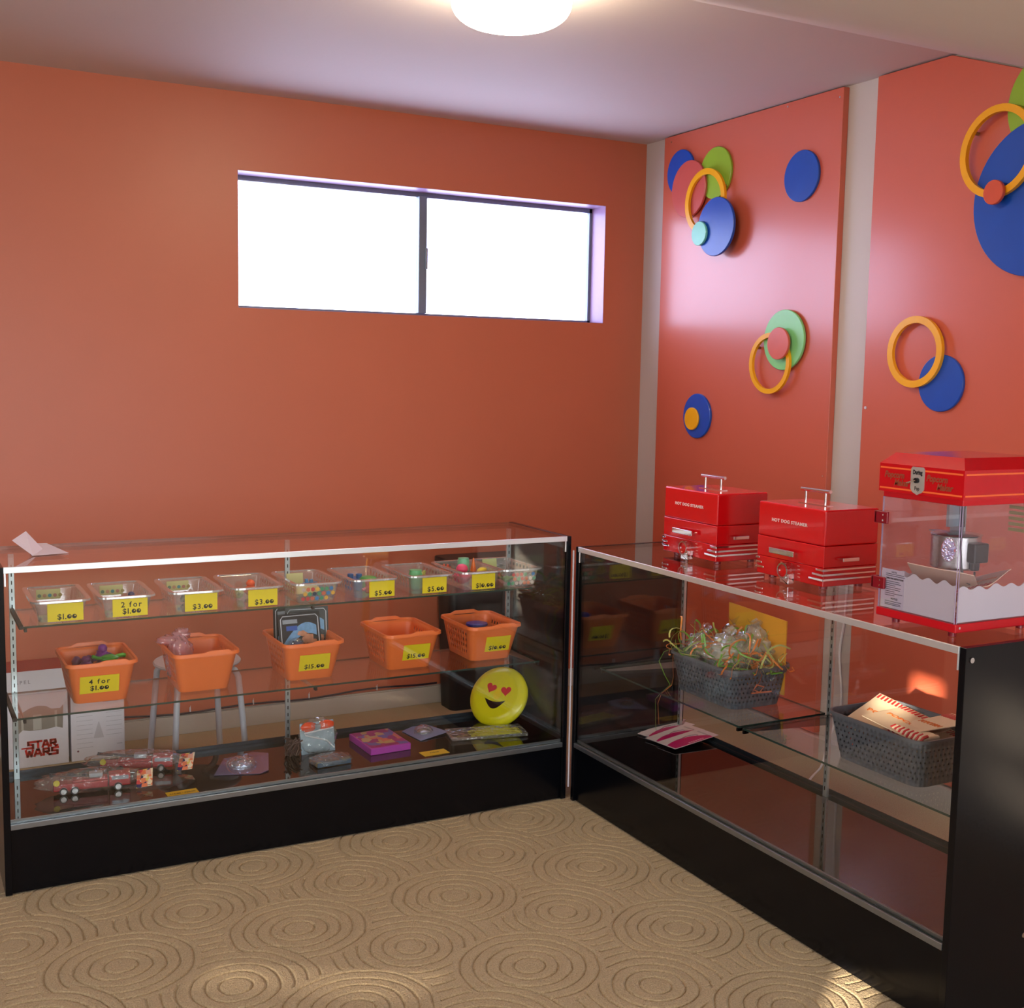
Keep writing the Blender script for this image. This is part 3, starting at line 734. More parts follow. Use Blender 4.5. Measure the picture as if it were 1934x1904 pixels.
toy('toy_figure', 'figure', (110, 30, 110), (-2.800, -1.08, zb+.075), (.036, .03, .036), 'plum toy in the middle of the 4 for $1.00 basket', seed=8, rz=1.5)
for i in range(7):
    toy('toy_figure', 'figure', (96+8*(i % 3), 40, 96), (-2.82+.035*(i % 4), -1.13+.05*(i//4)*2, zb+.002+.035*(i//4)), (.034, .03, .060), 'muted purple toy filling the 4 for $1.00 basket', seed=20+i, rz=i, group='purple toys filling the basket')
# pink bagged toy in the second basket
r = thing('pink_bag', 'pink plastic bag sticking out of the untagged orange basket', 'bag', (-2.505, -1.06, zb))
b = MB(); b.blob((0, 0, .080), (.045, .05, .080), 31, .10, 26, freq=3); b.build('bag_film', m_filmp, r, smooth=True, sharp=180)
b = MB(); b.blob((-.022, .02, .140), (.048, .03, .016), 33, .12, 18, freq=3); b.blob((.01, .02, .155), (.030, .025, .020), 34, .2, 18, freq=3); b.build('bag_neck', m_filmp, r, smooth=True, sharp=180)
b = MB(); b.blob((0, 0, .07), (.035, .03, .055), 32, .08, 16); b.build('pink_toy', mat('dusty pink toy', (204, 92, 100), .5), r, smooth=True)
# carded toys in the third basket
def card_toy(loc, rz, lean, w, h, label, flip=1):
    r = thing('carded_toy', label, 'packaged toy', loc, 0)
    r.rotation_euler = (lean, 0, rz)
    b = MB(); b.box(-w/2, w/2, -.0008, .0008, 0, h); b.build('backing_card', mat('black card', (22, 24, 32), .4), r)
    b = MB(); m_ = .008; q = .0016
    b.tube([(-w/2+m_, -.002, .01), (-w/2+m_, -.002, h-m_-.01), (-w/2+m_+.008, -.002, h-m_), (w/2-m_-.008, -.002, h-m_), (w/2-m_, -.002, h-m_-.01), (w/2-m_, -.002, .01)], q, 6)
    b.build('white_border', mat('white print', (225, 228, 235), .4), r)
    b = MB(); n = 18; vs = []; 
    for i in range(n+1):
        u = i/n; x = -w*.40+w*.8*u; zc = h*.38+h*.36*math.sin(u*2.2)*1.0
        vs += [(x, -.0014, zc-h*.10-h*.03*math.sin(u*3)), (x, -.0014, zc+h*.08)]
    b.add(vs, [(2*i, 2*i+2, 2*i+3, 2*i+1) for i in range(n)]); b.build('light_streak', mat('pale blue print', (120, 170, 215), .4, var=.4, vscale=60), r)
    b = MB(); b.box(-w*.40, -w*.05, -.0016, -.001, h-.034, h-.020); b.build('title_bar', mat('silver print', (168, 176, 186), .4), r)
    b = MB(); b.box(-w*.32, -w*.06, -.0018, -.0012, h-.058, h-.042); b.build('blue_lettering_block', mat('blue print', (50, 96, 190), .4), r)
    b = MB(); mt = Matrix.Translation((-w*.12*flip, -.002, h*.36)) @ Matrix.Rotation(PI/2, 4, 'X') @ Matrix.Scale(1.0, 4)
    b.lathe([(.034, 0), (.036, .004), (.030, .016), (.018, .022), (0, .024)], 24, 0, mt, cap=False); b.build('blister', m_dome, r, smooth=True)
    b = MB(); b.blob((-w*.12*flip, -.011, h*.36), (.024, .008, .026), 41, .15, 16, freq=3); b.build('toy_inside', mat('blue chrome toy', (60, 90, 150), .2, .5, var=.6, vscale=90), r, smooth=True)
    b = MB()
    for (x, z, s_) in ((.18, .52, .014), (.30, .44, .010), (.05, .62, .010)): b.blob((w*x, -.003, h*z), (s_*1.5, .002, s_), int(x*100), .2, 12)
    b.build('picture_patch', mat('orange green print', (200, 140, 110), .4, var=.5, vscale=50), r, smooth=True)
    return r
card_toy((-2.10, -1.105, zb+.02), .05, -.22, .150, .185, 'front blister card toy with a silver round toy in the $15.00 basket')
card_toy((-2.065, -1.055, zb+.02), -.10, -.12, .150, .195, 'blister card toy leaning right behind the front one', -1)
card_toy((-2.10, -1.02, zb+.02), .02, -.06, .150, .200, 'black blister card toy at the back of the $15.00 basket')
toy('toy_disc', 'disc', (30, 44, 150), (-1.405, -1.04, zb+.092), (.042, .042, .014), 'dark blue round toy in the $10.00 basket', seed=3)
toy('toy_disc', 'disc', (190, 40, 50), (-1.448, -1.07, zb+.082), (.036, .036, .012), 'red round toy in the $10.00 basket', seed=3)
for i in range(6): toy('toy_disc', 'disc', (30, 60, 120), (-1.415, -1.055, zb+.002+.0135*i), (.05, .05, .0132), 'blue disc stacked low in the $10.00 basket', group='discs stacked in the ten dollar basket')

# ------------------------------------------------------------------ goods on the deck of the left case
ZD = LZD+.0085
def fire_truck(loc, rz, label, sd):
    r = thing('toy_fire_truck', label, 'packaged toy', loc, rz, 'bagged toy fire trucks')
    tr = mat('toy truck red', (178, 20, 34), .3)
    b = MB(); b.box(-.115, .045, -.022, .022, .012, .034); b.box(-.06, .045, -.020, .020, .034, .042); b.build('truck_body', tr, r, bevel=.003)
    b = MB(); b.box(.048, .112, -.022, .022, .012, .050); b.build('truck_cab', tr, r, bevel=.004)
    b = MB(); b.box(.056, .106, -.0228, .0228, .033, .045); b.box(-.05, .035, -.0212, .0212, .022, .031); b.build('window_band', mat('silver windows', (176, 180, 192), .2, .4), r)
    for x in (-.085, -.052, .075):
        for s_ in (-1, 1):
            w_ = MB(); w_.cyl((x, s_*.019, .012), (x, s_*.027, .012), .012, 18); wo = w_.build('wheel', m_bplas, r, smooth=True)
            w_ = MB(); w_.cyl((x, s_*.027, .012), (x, s_*.029, .012), .0085, 12); w_.build('hubcap', m_chrome, wo, smooth=True)
    b = MB(); 
    for s_ in (-1, 1): b.tube([(-.125, s_*.008, .062), (.02, s_*.008, .044)], .0026, 6)
    for i in range(10): b.tube([(-.12+.0145*i, -.008, .0615-.0018*i), (-.12+.0145*i, .008, .0615-.0018*i)], .0011, 5)
    b.build('ladder', mat('ladder grey', (92, 94, 104), .3, .3), r)
    b = MB(); b.box(-.01, .03, -.016, .016, .044, .058); b.build('turntable_box', mat('light grey plastic', (176, 182, 192), .35), r, bevel=.004)
    b = MB(); b.cyl((-.105, -.023, .040), (-.105, -.0255, .040), .0095, 18); b.build('yellow_dial', m_yel, r)
    b = MB(); b.box(-.13, .13, -.002, .004, .0, .0012); 
    # bag film, a long crumpled sleeve
    f = MB(); f.blob((-.01, 0, .035), (.158, .040, .035), sd, .06, 30, freq=4); f.build('bag', m_film, r, smooth=True, sharp=180)
    hc = thing_card = MB()
    vs = [(.128, -.040, .004), (.176, -.044, .010), (.182, .016, .046), (.134, .020, .040)]
    hc.add(vs+[(a, c, d+.0012) for a, c, d in vs], [(0, 1, 2, 3), (7, 6, 5, 4), (0, 4, 5, 1), (1, 5, 6, 2), (2, 6, 7, 3), (3, 7, 4, 0)])
    hcm = patch_mat('header card print', [(236, 206, 100), (214, 66, 70), (240, 216, 184), (34, 40, 92), (238, 130, 90), (232, 170, 150), (244, 222, 190)], 70)
    hc.build('header_card', hcm, r)
    return r
def patch_mat(name, cols, scale, rough=.45):
    if name in _m: return _m[name]
    m, N, L, p = _new(name); tc = N.new('ShaderNodeTexCoord'); v = N.new('ShaderNodeTexVoronoi'); v.inputs['Scale'].default_value = scale; v.distance = 'CHEBYCHEV'
    L.new(tc.outputs['Object'], v.inputs['Vector']); sp = N.new('ShaderNodeSeparateColor'); L.new(v.outputs['Color'], sp.inputs[0])
    cr = N.new('ShaderNodeValToRGB'); cr.color_ramp.interpolation = 'CONSTANT'; el = cr.color_ramp.elements
    el[0].color = (*lin(cols[0]), 1); el[1].position = 1/len(cols); el[1].color = (*lin(cols[1]), 1)
    for i in range(2, len(cols)): e = el.new(i/len(cols)); e.color = (*lin(cols[i]), 1)
    L.new(sp.outputs[0], cr.inputs[0]); L.new(cr.outputs[0], p.inputs['Base Color']); p.inputs['Roughness'].default_value = rough
    _m[name] = m; return m
fire_truck((-2.800, -1.165, ZD), -.12, 'bagged red toy fire truck nearest the front glass, left corner', 51)
fire_truck((-2.640, -1.035, ZD), -.28, 'bagged red toy fire truck further back, behind the other one', 52)
# blister discs
def blister(loc, rz, r_, poly, film, label, sd, toyc):
    r = thing('blister_pack', label, 'packaged toy', loc, rz)
    b = MB(); b.prism(poly, 0, .0012); c = b.build('backing_card', film, r)
    for v in c.data.vertices: v.co.z += .010*max(0, (v.co.x/r_))**2*.4
    b = MB(); b.lathe([(r_*.62, .001), (r_*.60, .010), (r_*.45, .022), (r_*.25, .028), (0, .030)], 32, cap=False); b.build('dome', m_dome, r, smooth=True)
    b = MB(); b.lathe([(0, .002), (r_*.42, .002), (r_*.42, .008), (r_*.2, .014), (0, .015)], 24, cap=False); b.build('toy_inside', mat('silver toy '+str(sd), toyc, .2, .6, var=.5, vscale=60), r, smooth=True)
blister((-2.32, -1.13, ZD+.001), .1, .085, [(-.115, -.055), (.02, -.115), (.055, -.10), (.115, .05), (.075, .10), (-.03, .09)], m_filmb, 'lilac blister pack with a shiny dome, left of the middle standard', 61, (170, 180, 200))
blister((-1.625, -1.055, ZD+.001), .2, .060, [(-.065, -.075), (.07, -.06), (.06, .05), (.01, .085), (-.055, .06)], mat('blue grey card', (120, 130, 165), .4), 'small blister pack with a clear dome, between the purple box and the yellow disc', 62, (150, 140, 130))
# bagged glasses pack standing up, flat bag before it, brown tuft
r = thing('sunglasses_pack', 'upright bagged pack with orange goggles and silver foil', 'packaged toy', (-2.045, -1.115, ZD), .0)
r.rotation_euler = (-.18, 0, .04)
b = MB(); b.box(-.062, .062, .004, .012, 0, .108); b.build('foil_card', mat('silver blue foil', (172, 198, 216), .18, .45, var=.35, vscale=22), r, bevel=.002)
b = MB()
for s_ in (-1, 1): b.blob((s_*.032, -.001, .094), (.028, .008, .017), 5+s_, .05, 18)
b.build('goggle_lens', mat('orange red lens', (238, 78, 40), .15, .0, var=.35, vscale=30), r, smooth=True)
b = MB(); b.box(-.012, .012, -.006, .004, .086, .100); b.build('nose_bridge', m_alud, r, bevel=.002)
b = MB(); b.tube([(.055, -.004, .082), (-.05, -.004, .074), (-.045, -.004, .066), (.03, -.004, .040), (.055, -.004, .012)], .0028, 6); b.build('white_arm', mat('white plastic', (226, 230, 236), .3), r)
f = MB(); f.blob((0, .004, .06), (.070, .018, .062), 71, .05, 28, freq=4); f.build('bag', m_film, r, smooth=True, sharp=180)
r = thing('toy_bag', 'flat bag of small toys lying in front of the goggles pack', 'packaged toy', (-2.045, -1.235, ZD), .06)
b = MB(); b.box(-.062, .062, -.030, .045, .0, .020); b.build('toy_tray', patch_mat('brown blue print', [(70, 44, 40), (92, 60, 50), (40, 60, 84), (110, 96, 70)], 45), r, bevel=.006)
b = MB(); b.box(-.060, .060, -.034, -.030, .002, .018); b.build('foil_edge', mat('steel blue foil', (96, 124, 148), .2, .5, var=.4, vscale=50), r, bevel=.001)
f = MB(); f.blob((0, .004, .014), (.075, .050, .016), 72, .06, 26, freq=4); f.build('bag', m_film, r, smooth=True, sharp=180)
b = MB()
for i in range(60):
    a = random.uniform(0, 6.28); rr = random.uniform(.004, .026); z = random.uniform(.01, .055)
    b.tube([(rr*math.cos(a), rr*math.sin(a), .004), (rr*1.2*math.cos(a+.4), rr*1.2*math.sin(a+.4), z*.6), (rr*.8*math.cos(a+1.2), rr*.8*math.sin(a+1.2), z), (rr*1.3*math.cos(a+1.9), rr*1.3*math.sin(a+1.9), z*1.1)], .003, 5)
o = b.build('brown_tuft', mat('brown hair', (78, 56, 50), .6), smooth=True); o.location = (-2.135, -1.10, ZD); tag(o, 'brown furry toy beside the goggles pack, left of it', 'toy')
# purple box
r = thing('toy_box', 'flat purple box with a picture lid lying on the deck', 'box', (-1.822, -1.118, ZD), .04)
b = MB(); b.box(-.076, .076, -.098, .098, 0, .024); b.build('box_body', mat('purple card', (176, 60, 168), .35, var=.05), r, bevel=.002)
b = MB(); b.box(-.070, .070, -.090, .092, .0242, .0252); b.build('picture_lid', patch_mat('lid print', [(150, 30, 110), (206, 110, 90), (190, 160, 110), (110, 100, 170), (160, 30, 110), (170, 40, 120)], 30), r)
# yellow sticks pack
r = thing('glow_stick_pack', 'flat clear pack of yellow sticks in front of the yellow disc', 'packaged toy', (-1.412, -1.165, ZD), -.20)
for i in range(7):
    b = MB(); b.cyl((-.075+.04*(i % 2), -.030+.009*i, .0065), (.120, -.028+.009*i, .0065), .0036, 8); b.build('stick', mat('yellow stick', (196, 190, 40), .3), r, smooth=True)
b = MB(); b.box(-.150, -.04, -.05, .045, .001, .0025); b.build('printed_card', mat('brown print', (112, 84, 70), .4, var=.4, vscale=40), r)
f = MB(); f.box(-.155, .135, -.062, .058, .0005, .0145); f.build('bag', m_film, r, bevel=.005)
# loose tags
def loose_tag(loc, rz, label):
    r = thing('loose_price_tag', label, 'price tag', loc, rz)
    b = MB(); b.box(-.048, .048, -.024, .024, 0, .0012); t = b.build('paper', mat('amber paper', (232, 190, 40), .6), r)
    o = text_obj('lettering', '$10.00' if 'right' in label else '$15.00 - $20.00', .0125, m_ink, t, (0, 0, .0016), (0, 0, 0), ext=0, off=.0004)
loose_tag((-2.555, -1.312, ZD+.0), .03, 'yellow price tag lying flat near the fire trucks')
loose_tag((-1.682, -1.280, ZD), .04, 'yellow $10.00 price tag lying flat to the right of the purple box')
# frisbee
n_ = Vector((-.70, -.47, .535)).normalized()
upv = Vector((0, 0, 1))-n_*n_.z; upv.normalize(); xv = upv.cross(n_).normalized()
R_ = Matrix((xv, upv, n_)).transposed()
r = thing('flying_disc', 'yellow flying disc with heart eyes and a grin leaning in the case corner', 'flying disc', (-1.318, -1.040, ZD+.101+.005))
r.rotation_mode = 'QUATERNION'; r.rotation_quaternion = R_.to_quaternion()
b = MB(); b.lathe([(0, 0), (.085, 0), (.093, -.001), (.100, -.005), (.110, -.010), (.118, -.018), (.120, -.026), (.117, -.030), (.114, -.024), (.104, -.014), (.09, -.006), (0, -.004)], 64, cap=False)
b.build('disc_body', mat('yellow plastic disc', (222, 212, 22), .28), r, smooth=True, sharp=60)
def flat(poly, name, mt, z=.0006):
    k = MB(); k.prism(poly, z-.0004, z); k.build(name, mt, r)
def heart(cx, cy, s, ro):
    P = []
    for i in range(36):
        t = 2*PI*i/36; x = 16*math.sin(t)**3; y = 13*math.cos(t)-5*math.cos(2*t)-2*math.cos(3*t)-math.cos(4*t)
        x, y = x*s/17, y*s/17; P.append((cx+x*math.cos(ro)-y*math.sin(ro), cy+x*math.sin(ro)+y*math.cos(ro)))
    return P
mh = mat('red print', (208, 34, 44), .35)
flat(heart(-.028, .024, .0225, -.25)[::-1], 'heart_eye', mh, .0010); flat(heart(.036, .020, .0225, .15)[::-1], 'heart_eye', mh, .0010)
flat([(-.045+.09*i/16, -.018-.010*math.sin(PI*i/16)) for i in range(17)]+[(.045-.09*i/16, -.018-.038*math.sin(PI*i/16)) for i in range(1, 16)], 'mouth', mat('dark brown print', (34, 14, 16), .35), .0010)
flat([(.004+.018*math.cos(a)*(.7+.3*(math.sin(a) < 0)), .006+.024*math.sin(a)) for a in [2*PI*i/24 for i in range(24)]], 'nose', mat('gold print', (236, 206, 10), .35), .0008)

# folded paper on top of the left case
r = thing('folded_paper', 'folded white paper lying on top of the left end of the case', 'paper', (-2.93, -1.06, LH+.0005), 0)
b = MB(); P4 = [(-.030, -.118), (.076, -.098), (.040, .140), (-.020, .150)]
vs = [(x, y, .0006) for x, y in P4]; b.add(vs+[(x, y, z+.0006) for x, y, z in vs], [(0, 1, 2, 3), (7, 6, 5, 4), (0, 4, 5, 1), (1, 5, 6, 2), (2, 6, 7, 3), (3, 7, 4, 0)])
b.build('flat_leaf', m_paper, r)
b = MB(); vs = [(-.030, -.118, .001), (.012, .060, .001), (-.030, .095, .042), (-.075, .045, .030)]
vs = [(-.028, -.118, .0012), (.014, .015, .0012), (-.028, .062, .052), (-.078, -.050, .040)]
b.add(vs+[(x, y+.0008, z+.0008) for x, y, z in vs], [(0, 1, 2, 3), (7, 6, 5, 4), (0, 4, 5, 1), (1, 5, 6, 2), (2, 6, 7, 3), (3, 7, 4, 0)])
b.build('raised_leaf', m_paper, r)

# ------------------------------------------------------------------ behind the left case
def carton(x0, x1, y0, y1, h, label, front):
    r = thing('product_box', label, 'box', ((x0+x1)/2, (y0+y1)/2, 0)); w = x1-x0; d = y1-y0
    b = MB(); b.box(-w/2, w/2, -d/2, d/2, 0.001, h-.002); b.build('carton', m_wbox, r, bevel=.001)
    b = MB(); b.box(-w/2, w/2, -d/2, d/2, h-.002, h); b.build('lid', mat('dark red card', (150, 22, 26), .35), r)
    yf = -d/2-.0008
    if front:
        G = dict(S=[[(1, 1), (.12, 1), (.12, .56), (.9, .48), (.9, 0), (-.1, 0)]], T=[[(-.05, 1), (1.05, 1)], [(.5, 1), (.5, 0)]], A=[[(0, 0), (.38, 1), (.62, 1), (1, 0)], [(.2, .33), (.8, .33)]],
                 R=[[(.1, 0), (.1, 1), (.85, 1), (.9, .55), (.15, .48)], [(.5, .48), (.95, 0), (1.2, 0)]], W=[[(0, 1), (.22, 0), (.5, .8), (.78, 0), (1, 1)]])
        for word, zc, x0, cw in (('STAR', .076, -.040, .0255), ('WARS', .044, -.046, .0285)):
            for k, ch in enumerate(word):
                q = MB(); th = .0044
                for st in G[ch]:
                    for (a, c), (d, e) in zip(st, st[1:]):
                        A_ = Vector((x0+k*cw*1.06+a*cw*.86, 0, zc+c*.0235)); B_ = Vector((x0+k*cw*1.06+d*cw*.86, 0, zc+e*.0235)); t_ = (B_-A_).normalized(); n_ = Vector((-t_.z, 0, t_.x))*th; A_ -= t_*th*.8; B_ += t_*th*.8
                        q.add([(p.x, yf-.0003, p.z) for p in (A_-n_, B_-n_, B_+n_, A_+n_)], [(0, 1, 2, 3)])
                q.build('logo_letter', mat('red logo', (196, 30, 24), .4), r)
        b = MB(); b.box(-.062, -.040, yf-.0003, yf, .0745, .0795); b.build('logo_bar', mat('red logo', (196, 30, 24), .4), r)
        # plain metal appliance picture
        s_ = MB(); P = [(-.078, .130), (-.055, .150), (-.03, .144), (.03, .144), (.065, .150), (.088, .142), (.092, .235), (.080, .222), (.05, .222), (.028, .236), (.0, .240), (-.03, .232), (-.055, .218), (-.09, .222)]
        s_.add([(x, yf-.0004, z) for x, z in P]+[(x, yf, z) for x, z in P], [list(range(len(P))), list(range(len(P), 2*len(P)))[::-1]])
        s_.build('appliance_picture', mat('grey metal picture', (132, 126, 118), .4, var=.35, vscale=18), r)
        s_ = MB(); s_.box(-.018, .012, yf-.0008, yf-.0004, .146, .205); s_.box(-.060, -.052, yf-.0008, yf-.0004, .150, .215); s_.box(.060, .068, yf-.0008, yf-.0004, .150, .215)
        s_.build('picture_highlight', mat('pale metal picture', (176, 174, 166), .4), r)
        b = MB(); b.box(-.10, .10, yf-.0003, yf, .2855, .2865); b.box(-.05, .055, yf-.0003, yf, .044, .045); b.build('print_line', mat('grey print', (150, 150, 160), .5), r)
        text_obj('print_lettering', 'APEL', .019, mat('grey print', (120, 120, 130), .5), r, (-.052, yf, .335), ext=.0002, off=.0005, space=1.5)
    else:
        b = MB(); g = 0
        for i in range(9):
            z = .195-.018*i
            b.box(-.080, -.020, yf-.0003, yf, z, z+.0015)
            if i < 7: b.box(.030, .090, yf-.0003, yf, z+.006, z+.0075)
        b.box(.07, .09, yf-.0003, yf, .052, .055); b.build('print_lines', mat('faint print', (170, 172, 184), .5), r)
        b = MB(); b.box(.02, .078, yf-.0004, yf, .228, .262); b.box(.02, .078, yf-.0004, yf, .272, .282); b.build('dark_print', mat('slate print', (66, 70, 80), .5), r)
        b = MB(); b.add([(-.018, yf-.0004, .085), (.022, yf-.0004, .085), (.004, yf-.0004, .150), (.001, yf-.0004, .150)], [(0, 1, 2, 3)]); b.build('drawing', mat('faint drawing', (186, 186, 196), .5), r)
        b = MB(); b.cyl((-.076, yf, .040), (-.076, yf-.0006, .040), .004, 12); b.build('dot', mat('maroon dot', (110, 60, 80), .5), r)
    return r
carton(-2.965, -2.748, -.196, -.022, .380, 'white product box with a red logo and a metal appliance picture', True)
carton(-2.738, -2.538, -.196, -.022, .375, 'white product box showing its printed back, right of the one with the red logo', False)
def stool(loc, m_st, label, ang):
    r = thing('stool', label, 'stool', loc)
    b = MB(); b.lathe([(0, .436), (.150, .436), (.158, .439), (.160, .444), (.156, .449), (0, .450)], 48, cap=False); b.build('seat', m_st, r, smooth=True)
    for i in range(4):
        a = i*PI/2+PI/4+ang; c, s_ = math.cos(a), math.sin(a)
        b = MB(); pts = [(c*.05, s_*.05, .428), (c*.125, s_*.125, .428), (c*.150, s_*.150, .418), (c*.163, s_*.163, .395), (c*.178, s_*.178, .25), (c*.200, s_*.200, .006)]
        b.tube(pts, .0115, 12); l_ = b.build('leg', m_st, r, smooth=True, sharp=60)
        b = MB(); b.cyl((c*.2005, s_*.2005, 0.0), (c*.1995, s_*.1995, .012), .0135, 12); b.build('foot_cap', m_base, l_)
stool((-2.332, -.555, 0), mat('white enamel', (196, 200, 212), .35), 'white metal stool with a round seat behind the left display case', .12)
stool((-.69, -4.32, 0), mat('yellow enamel', (240, 176, 30), .35), 'yellow round stool seen only as a reflection in the left case glass', .3)
r = thing('waste_bin', 'slim black bin against the back wall behind the right end of the left case', 'bin', (-.905, -.105, 0))
b = MB(); tub(b, .38, .14, .42, .17, .66, .03, 6, 4, 4); b.build('bin_body', m_binp, r, smooth=True, solid=.003)
b = MB(); P = rrect(.222, .095, .03, 4, 4, 6)
b.prism([(p[0], p[1]) for p in P], .66, .70); b.build('bin_lid', m_binp, r, bevel=.008, bseg=3)
b = MB(); b.box(.05, .075, -.0905, -.088, .44, .56); b.build('post_reflection', mat('post reflection grey', (56, 62, 74), .4), r)  # paler bar painted on the bin as the reflection of the posts
# cable along the top of the baseboard with clips
b = MB(); pts = [(-5.0+.1*i, -.013-.002*math.sin(i*.9), .096+.006*math.sin(i*1.1)+.004*math.sin(i*.37)) for i in range(0, 40)]
b.tube(pts, .0048, 6); o = b.build('cable', mat('dark purple cable', (34, 24, 44), .4), smooth=True); tag(o, 'dark cable running along the top of the back baseboard', 'cable')
for x in (-2.62, -2.24, -1.97, -1.72, -1.40):
    b = MB(); b.box(-.0025, .0025, -.0095, .0, -.002, .016); b.tube([(0, -.006, .014), (.002, -.006, .024)], .0012, 5)
    o = b.build('cable_clip', mat('white clip', (214, 208, 214), .4)); o.location = (x, -.0095, .096); tag(o, 'small white cable clip above the back baseboard', 'clip', 'white clips holding the cable')
# white cord down the white strip of the right wall
b = MB(); pts = [(-.008, -1.512, 1.0), (-.008, -1.500, .80), (-.009, -1.497, .60), (-.009, -1.478, .45), (-.010, -1.500, .30), (-.012, -1.492, .2), (-.052, -1.48, .10), (-.06, -1.478, .05), (-.10, -1.50, .004), (-.25, -1.60, .004), (-.40, -1.74, .004)]
P2 = []
for i in range(len(pts)-1):
    for k in range(5):
        t = k/5; a, c, d_, e = [Vector(pts[min(max(j, 0), len(pts)-1)]) for j in (i-1, i, i+1, i+2)]
        P2.append(.5*((2*c)+(d_-a)*t+(2*a-5*c+4*d_-e)*t*t+(3*c-a-3*d_+e)*t**3))
b.tube(P2, .0044, 7); o = b.build('white_cord', mat('white cord plastic', (226, 224, 226), .4), smooth=True); tag(o, 'white power cord hanging down the white strip behind the right case', 'cord')

# ------------------------------------------------------------------ hot dog steamers
def steamer(loc, rz, label):
    r = thing('hot_dog_steamer', label, 'steamer', loc, rz, None)
    Wd, D = .290, .206
    def rr(n, x0, x1, y0, y1, z0, z1, m_, bv=.010):
        b = MB(); b.box(x0, x1, y0, y1, z0, z1); return b.build(n, m_, r, bevel=bv, bseg=4)
    rr('base', 0, Wd, 0, D, .012, .0660, m_red, .003)
    rr('steam_drawer', 0, Wd, 0, D, .0664, .1280, m_red, .0025)
    lid = rr('lid', 0, Wd, 0, D, .1284, .232, m_red, .006)
    for x in (.035, Wd-.035):
        for y in (.035, D-.035):
            b = MB(); b.cyl((x, y, 0), (x, y, .013), .012, 16); b.build('foot', m_redd, r)
    # lid handle
    hx = Wd/2+.002; hy = D*.44
    b = MB(); b.box(hx-.062, hx+.062, hy-.012, hy+.012, .2315, .2345)
    for s_ in (-1, 1): b.cyl((hx+s_*.042, hy, .232), (hx+s_*.042, hy, .272), .0042, 10)
    b.tube([(hx-.062, hy, .274), (hx+.062, hy, .274)], .0058, 12)
    b.build('lid_handle', m_chrome, r, smooth=True, sharp=40)
    b = MB(); b.box(.078, .186, -.022, -.016, .084, .101)
    for x in (.090, .172): b.cyl((x, -.017, .090), (x, .002, .090), .005, 8)
    b.build('front_handle', m_chrome, r, bevel=.002)
    b = MB(); b.box(Wd+.014, Wd+.020, .055, .118, .084, .095)
    for y in (.064, .108): b.cyl((Wd-.001, y, .0895), (Wd+.016, y, .0895), .004, 8)
    b.build('side_handle', m_chrome, r, bevel=.002)
    # dial on its bracket
    dx, dz = .152, .041
    b = MB(); b.box(dx-.018, dx+.019, -.024, -.001, .004, .020); b.box(dx+.012, dx+.019, -.024, 0, .004, .046); b.build('dial_bracket', m_chrome, r, bevel=.002)
    mt = Matrix.Translation((dx-.002, -.0, dz)) @ Matrix.Rotation(PI/2, 4, 'X')
    b = MB(); b.ring(.0185, .0225, 0, .030, 32, 0, mt)
    for i in range(20):
        a = 2*PI*i/20; b.box(dx-.002+.0225*math.cos(a)-.0012, dx-.002+.0225*math.cos(a)+.0012, -.029, -.018, dz+.0225*math.sin(a)-.0012, dz+.0225*math.sin(a)+.0012)
    d_ = b.build('dial_ring', m_chrome, r, smooth=True, sharp=40)
    b = MB(); b.lathe([(0, 0), (.0185, 0), (.0185, .025), (0, .027)], 28, 0, mt, cap=False); b.build('dial_face', m_red, d_, smooth=True, sharp=40)
    # chrome speed stripes wrapping the lower corners
    for i, z in enumerate((.060, .046, .032)):
        b = MB(); ln = .030+.014*i; q = .0024; hh = .0032
        b.box(Wd-ln, Wd+q, -q, .001, z-hh, z+hh); b.box(Wd-.001, Wd+q, -q, D*.97, z-hh, z+hh)
        b.build('chrome_stripe', m_chrome, r, bevel=.0012); b = MB()
        b.box(-q, .014+.010*i, -q, .001, z-hh, z+hh); b.box(-q, .001, -q, D*.97, z-hh, z+hh)
        b.build('chrome_stripe', m_chrome, r, bevel=.0012)
    b = MB()
    for (x, z) in ((.115, .058), (.115, .048), (.188, .058), (.190, .048), (.191, .036), (.191, .026)): b.box(x-.006, x+.004, -.0009, .0003, z-.0008, z+.0008)
    b.box(.1275, .1295, -.0008, .0003, .042, .058)
    b.build('dial_marks', mat('pale marks', (220, 150, 140), .5), r)
    text_obj('lettering', 'HOT DOG STEAMER', .0135, mat('white lettering', (240, 214, 210), .4), lid, (.140, -.0012, .181), ext=.0005, off=.0002, space=1.12, sx=1.15)
    return r
steamer((-.993, -1.637, RH+.0002), -PI/2, 'red hot dog steamer nearer the corner of the room')
steamer((-.990, -2.125, RH+.0002), -PI/2, 'red hot dog steamer beside the popcorn machine')

# ------------------------------------------------------------------ popcorn machine
PR = thing('popcorn_machine', 'red tabletop popcorn machine with clear sides at the end of the right case', 'popcorn machine', (-1.143, -2.772, RH+.0002), -PI/2)
PW, PD = .252, .300
def pb(n, x0, x1, y0, y1, z0, z1, m_, bv=.002, par=None):
    b = MB(); b.box(x0, x1, y0, y1, z0, z1); return b.build(n, m_, par or PR, bevel=bv)
for x in (.04, PW-.035):
    for y in (.03, PD-.035):
        b = MB(); b.cyl((x, y, 0), (x, y, .015), .0095, 16); b.build('foot', m_redd, PR)
base = pb('base', 0, PW, 0, PD, .0145, .036, m_redp, .003)
b = MB(); b.cyl((PW, .012, .027), (PW+.002, .012, .027), .003, 10); b.build('base_screw', m_chrome, base)
pb('neck', .004, PW-.002, .003, PD-.003, .314, .330, m_redp, .001)
head = MB(); head.box(-.006, PW+.004, -.004, PD+.004, .328, .397)
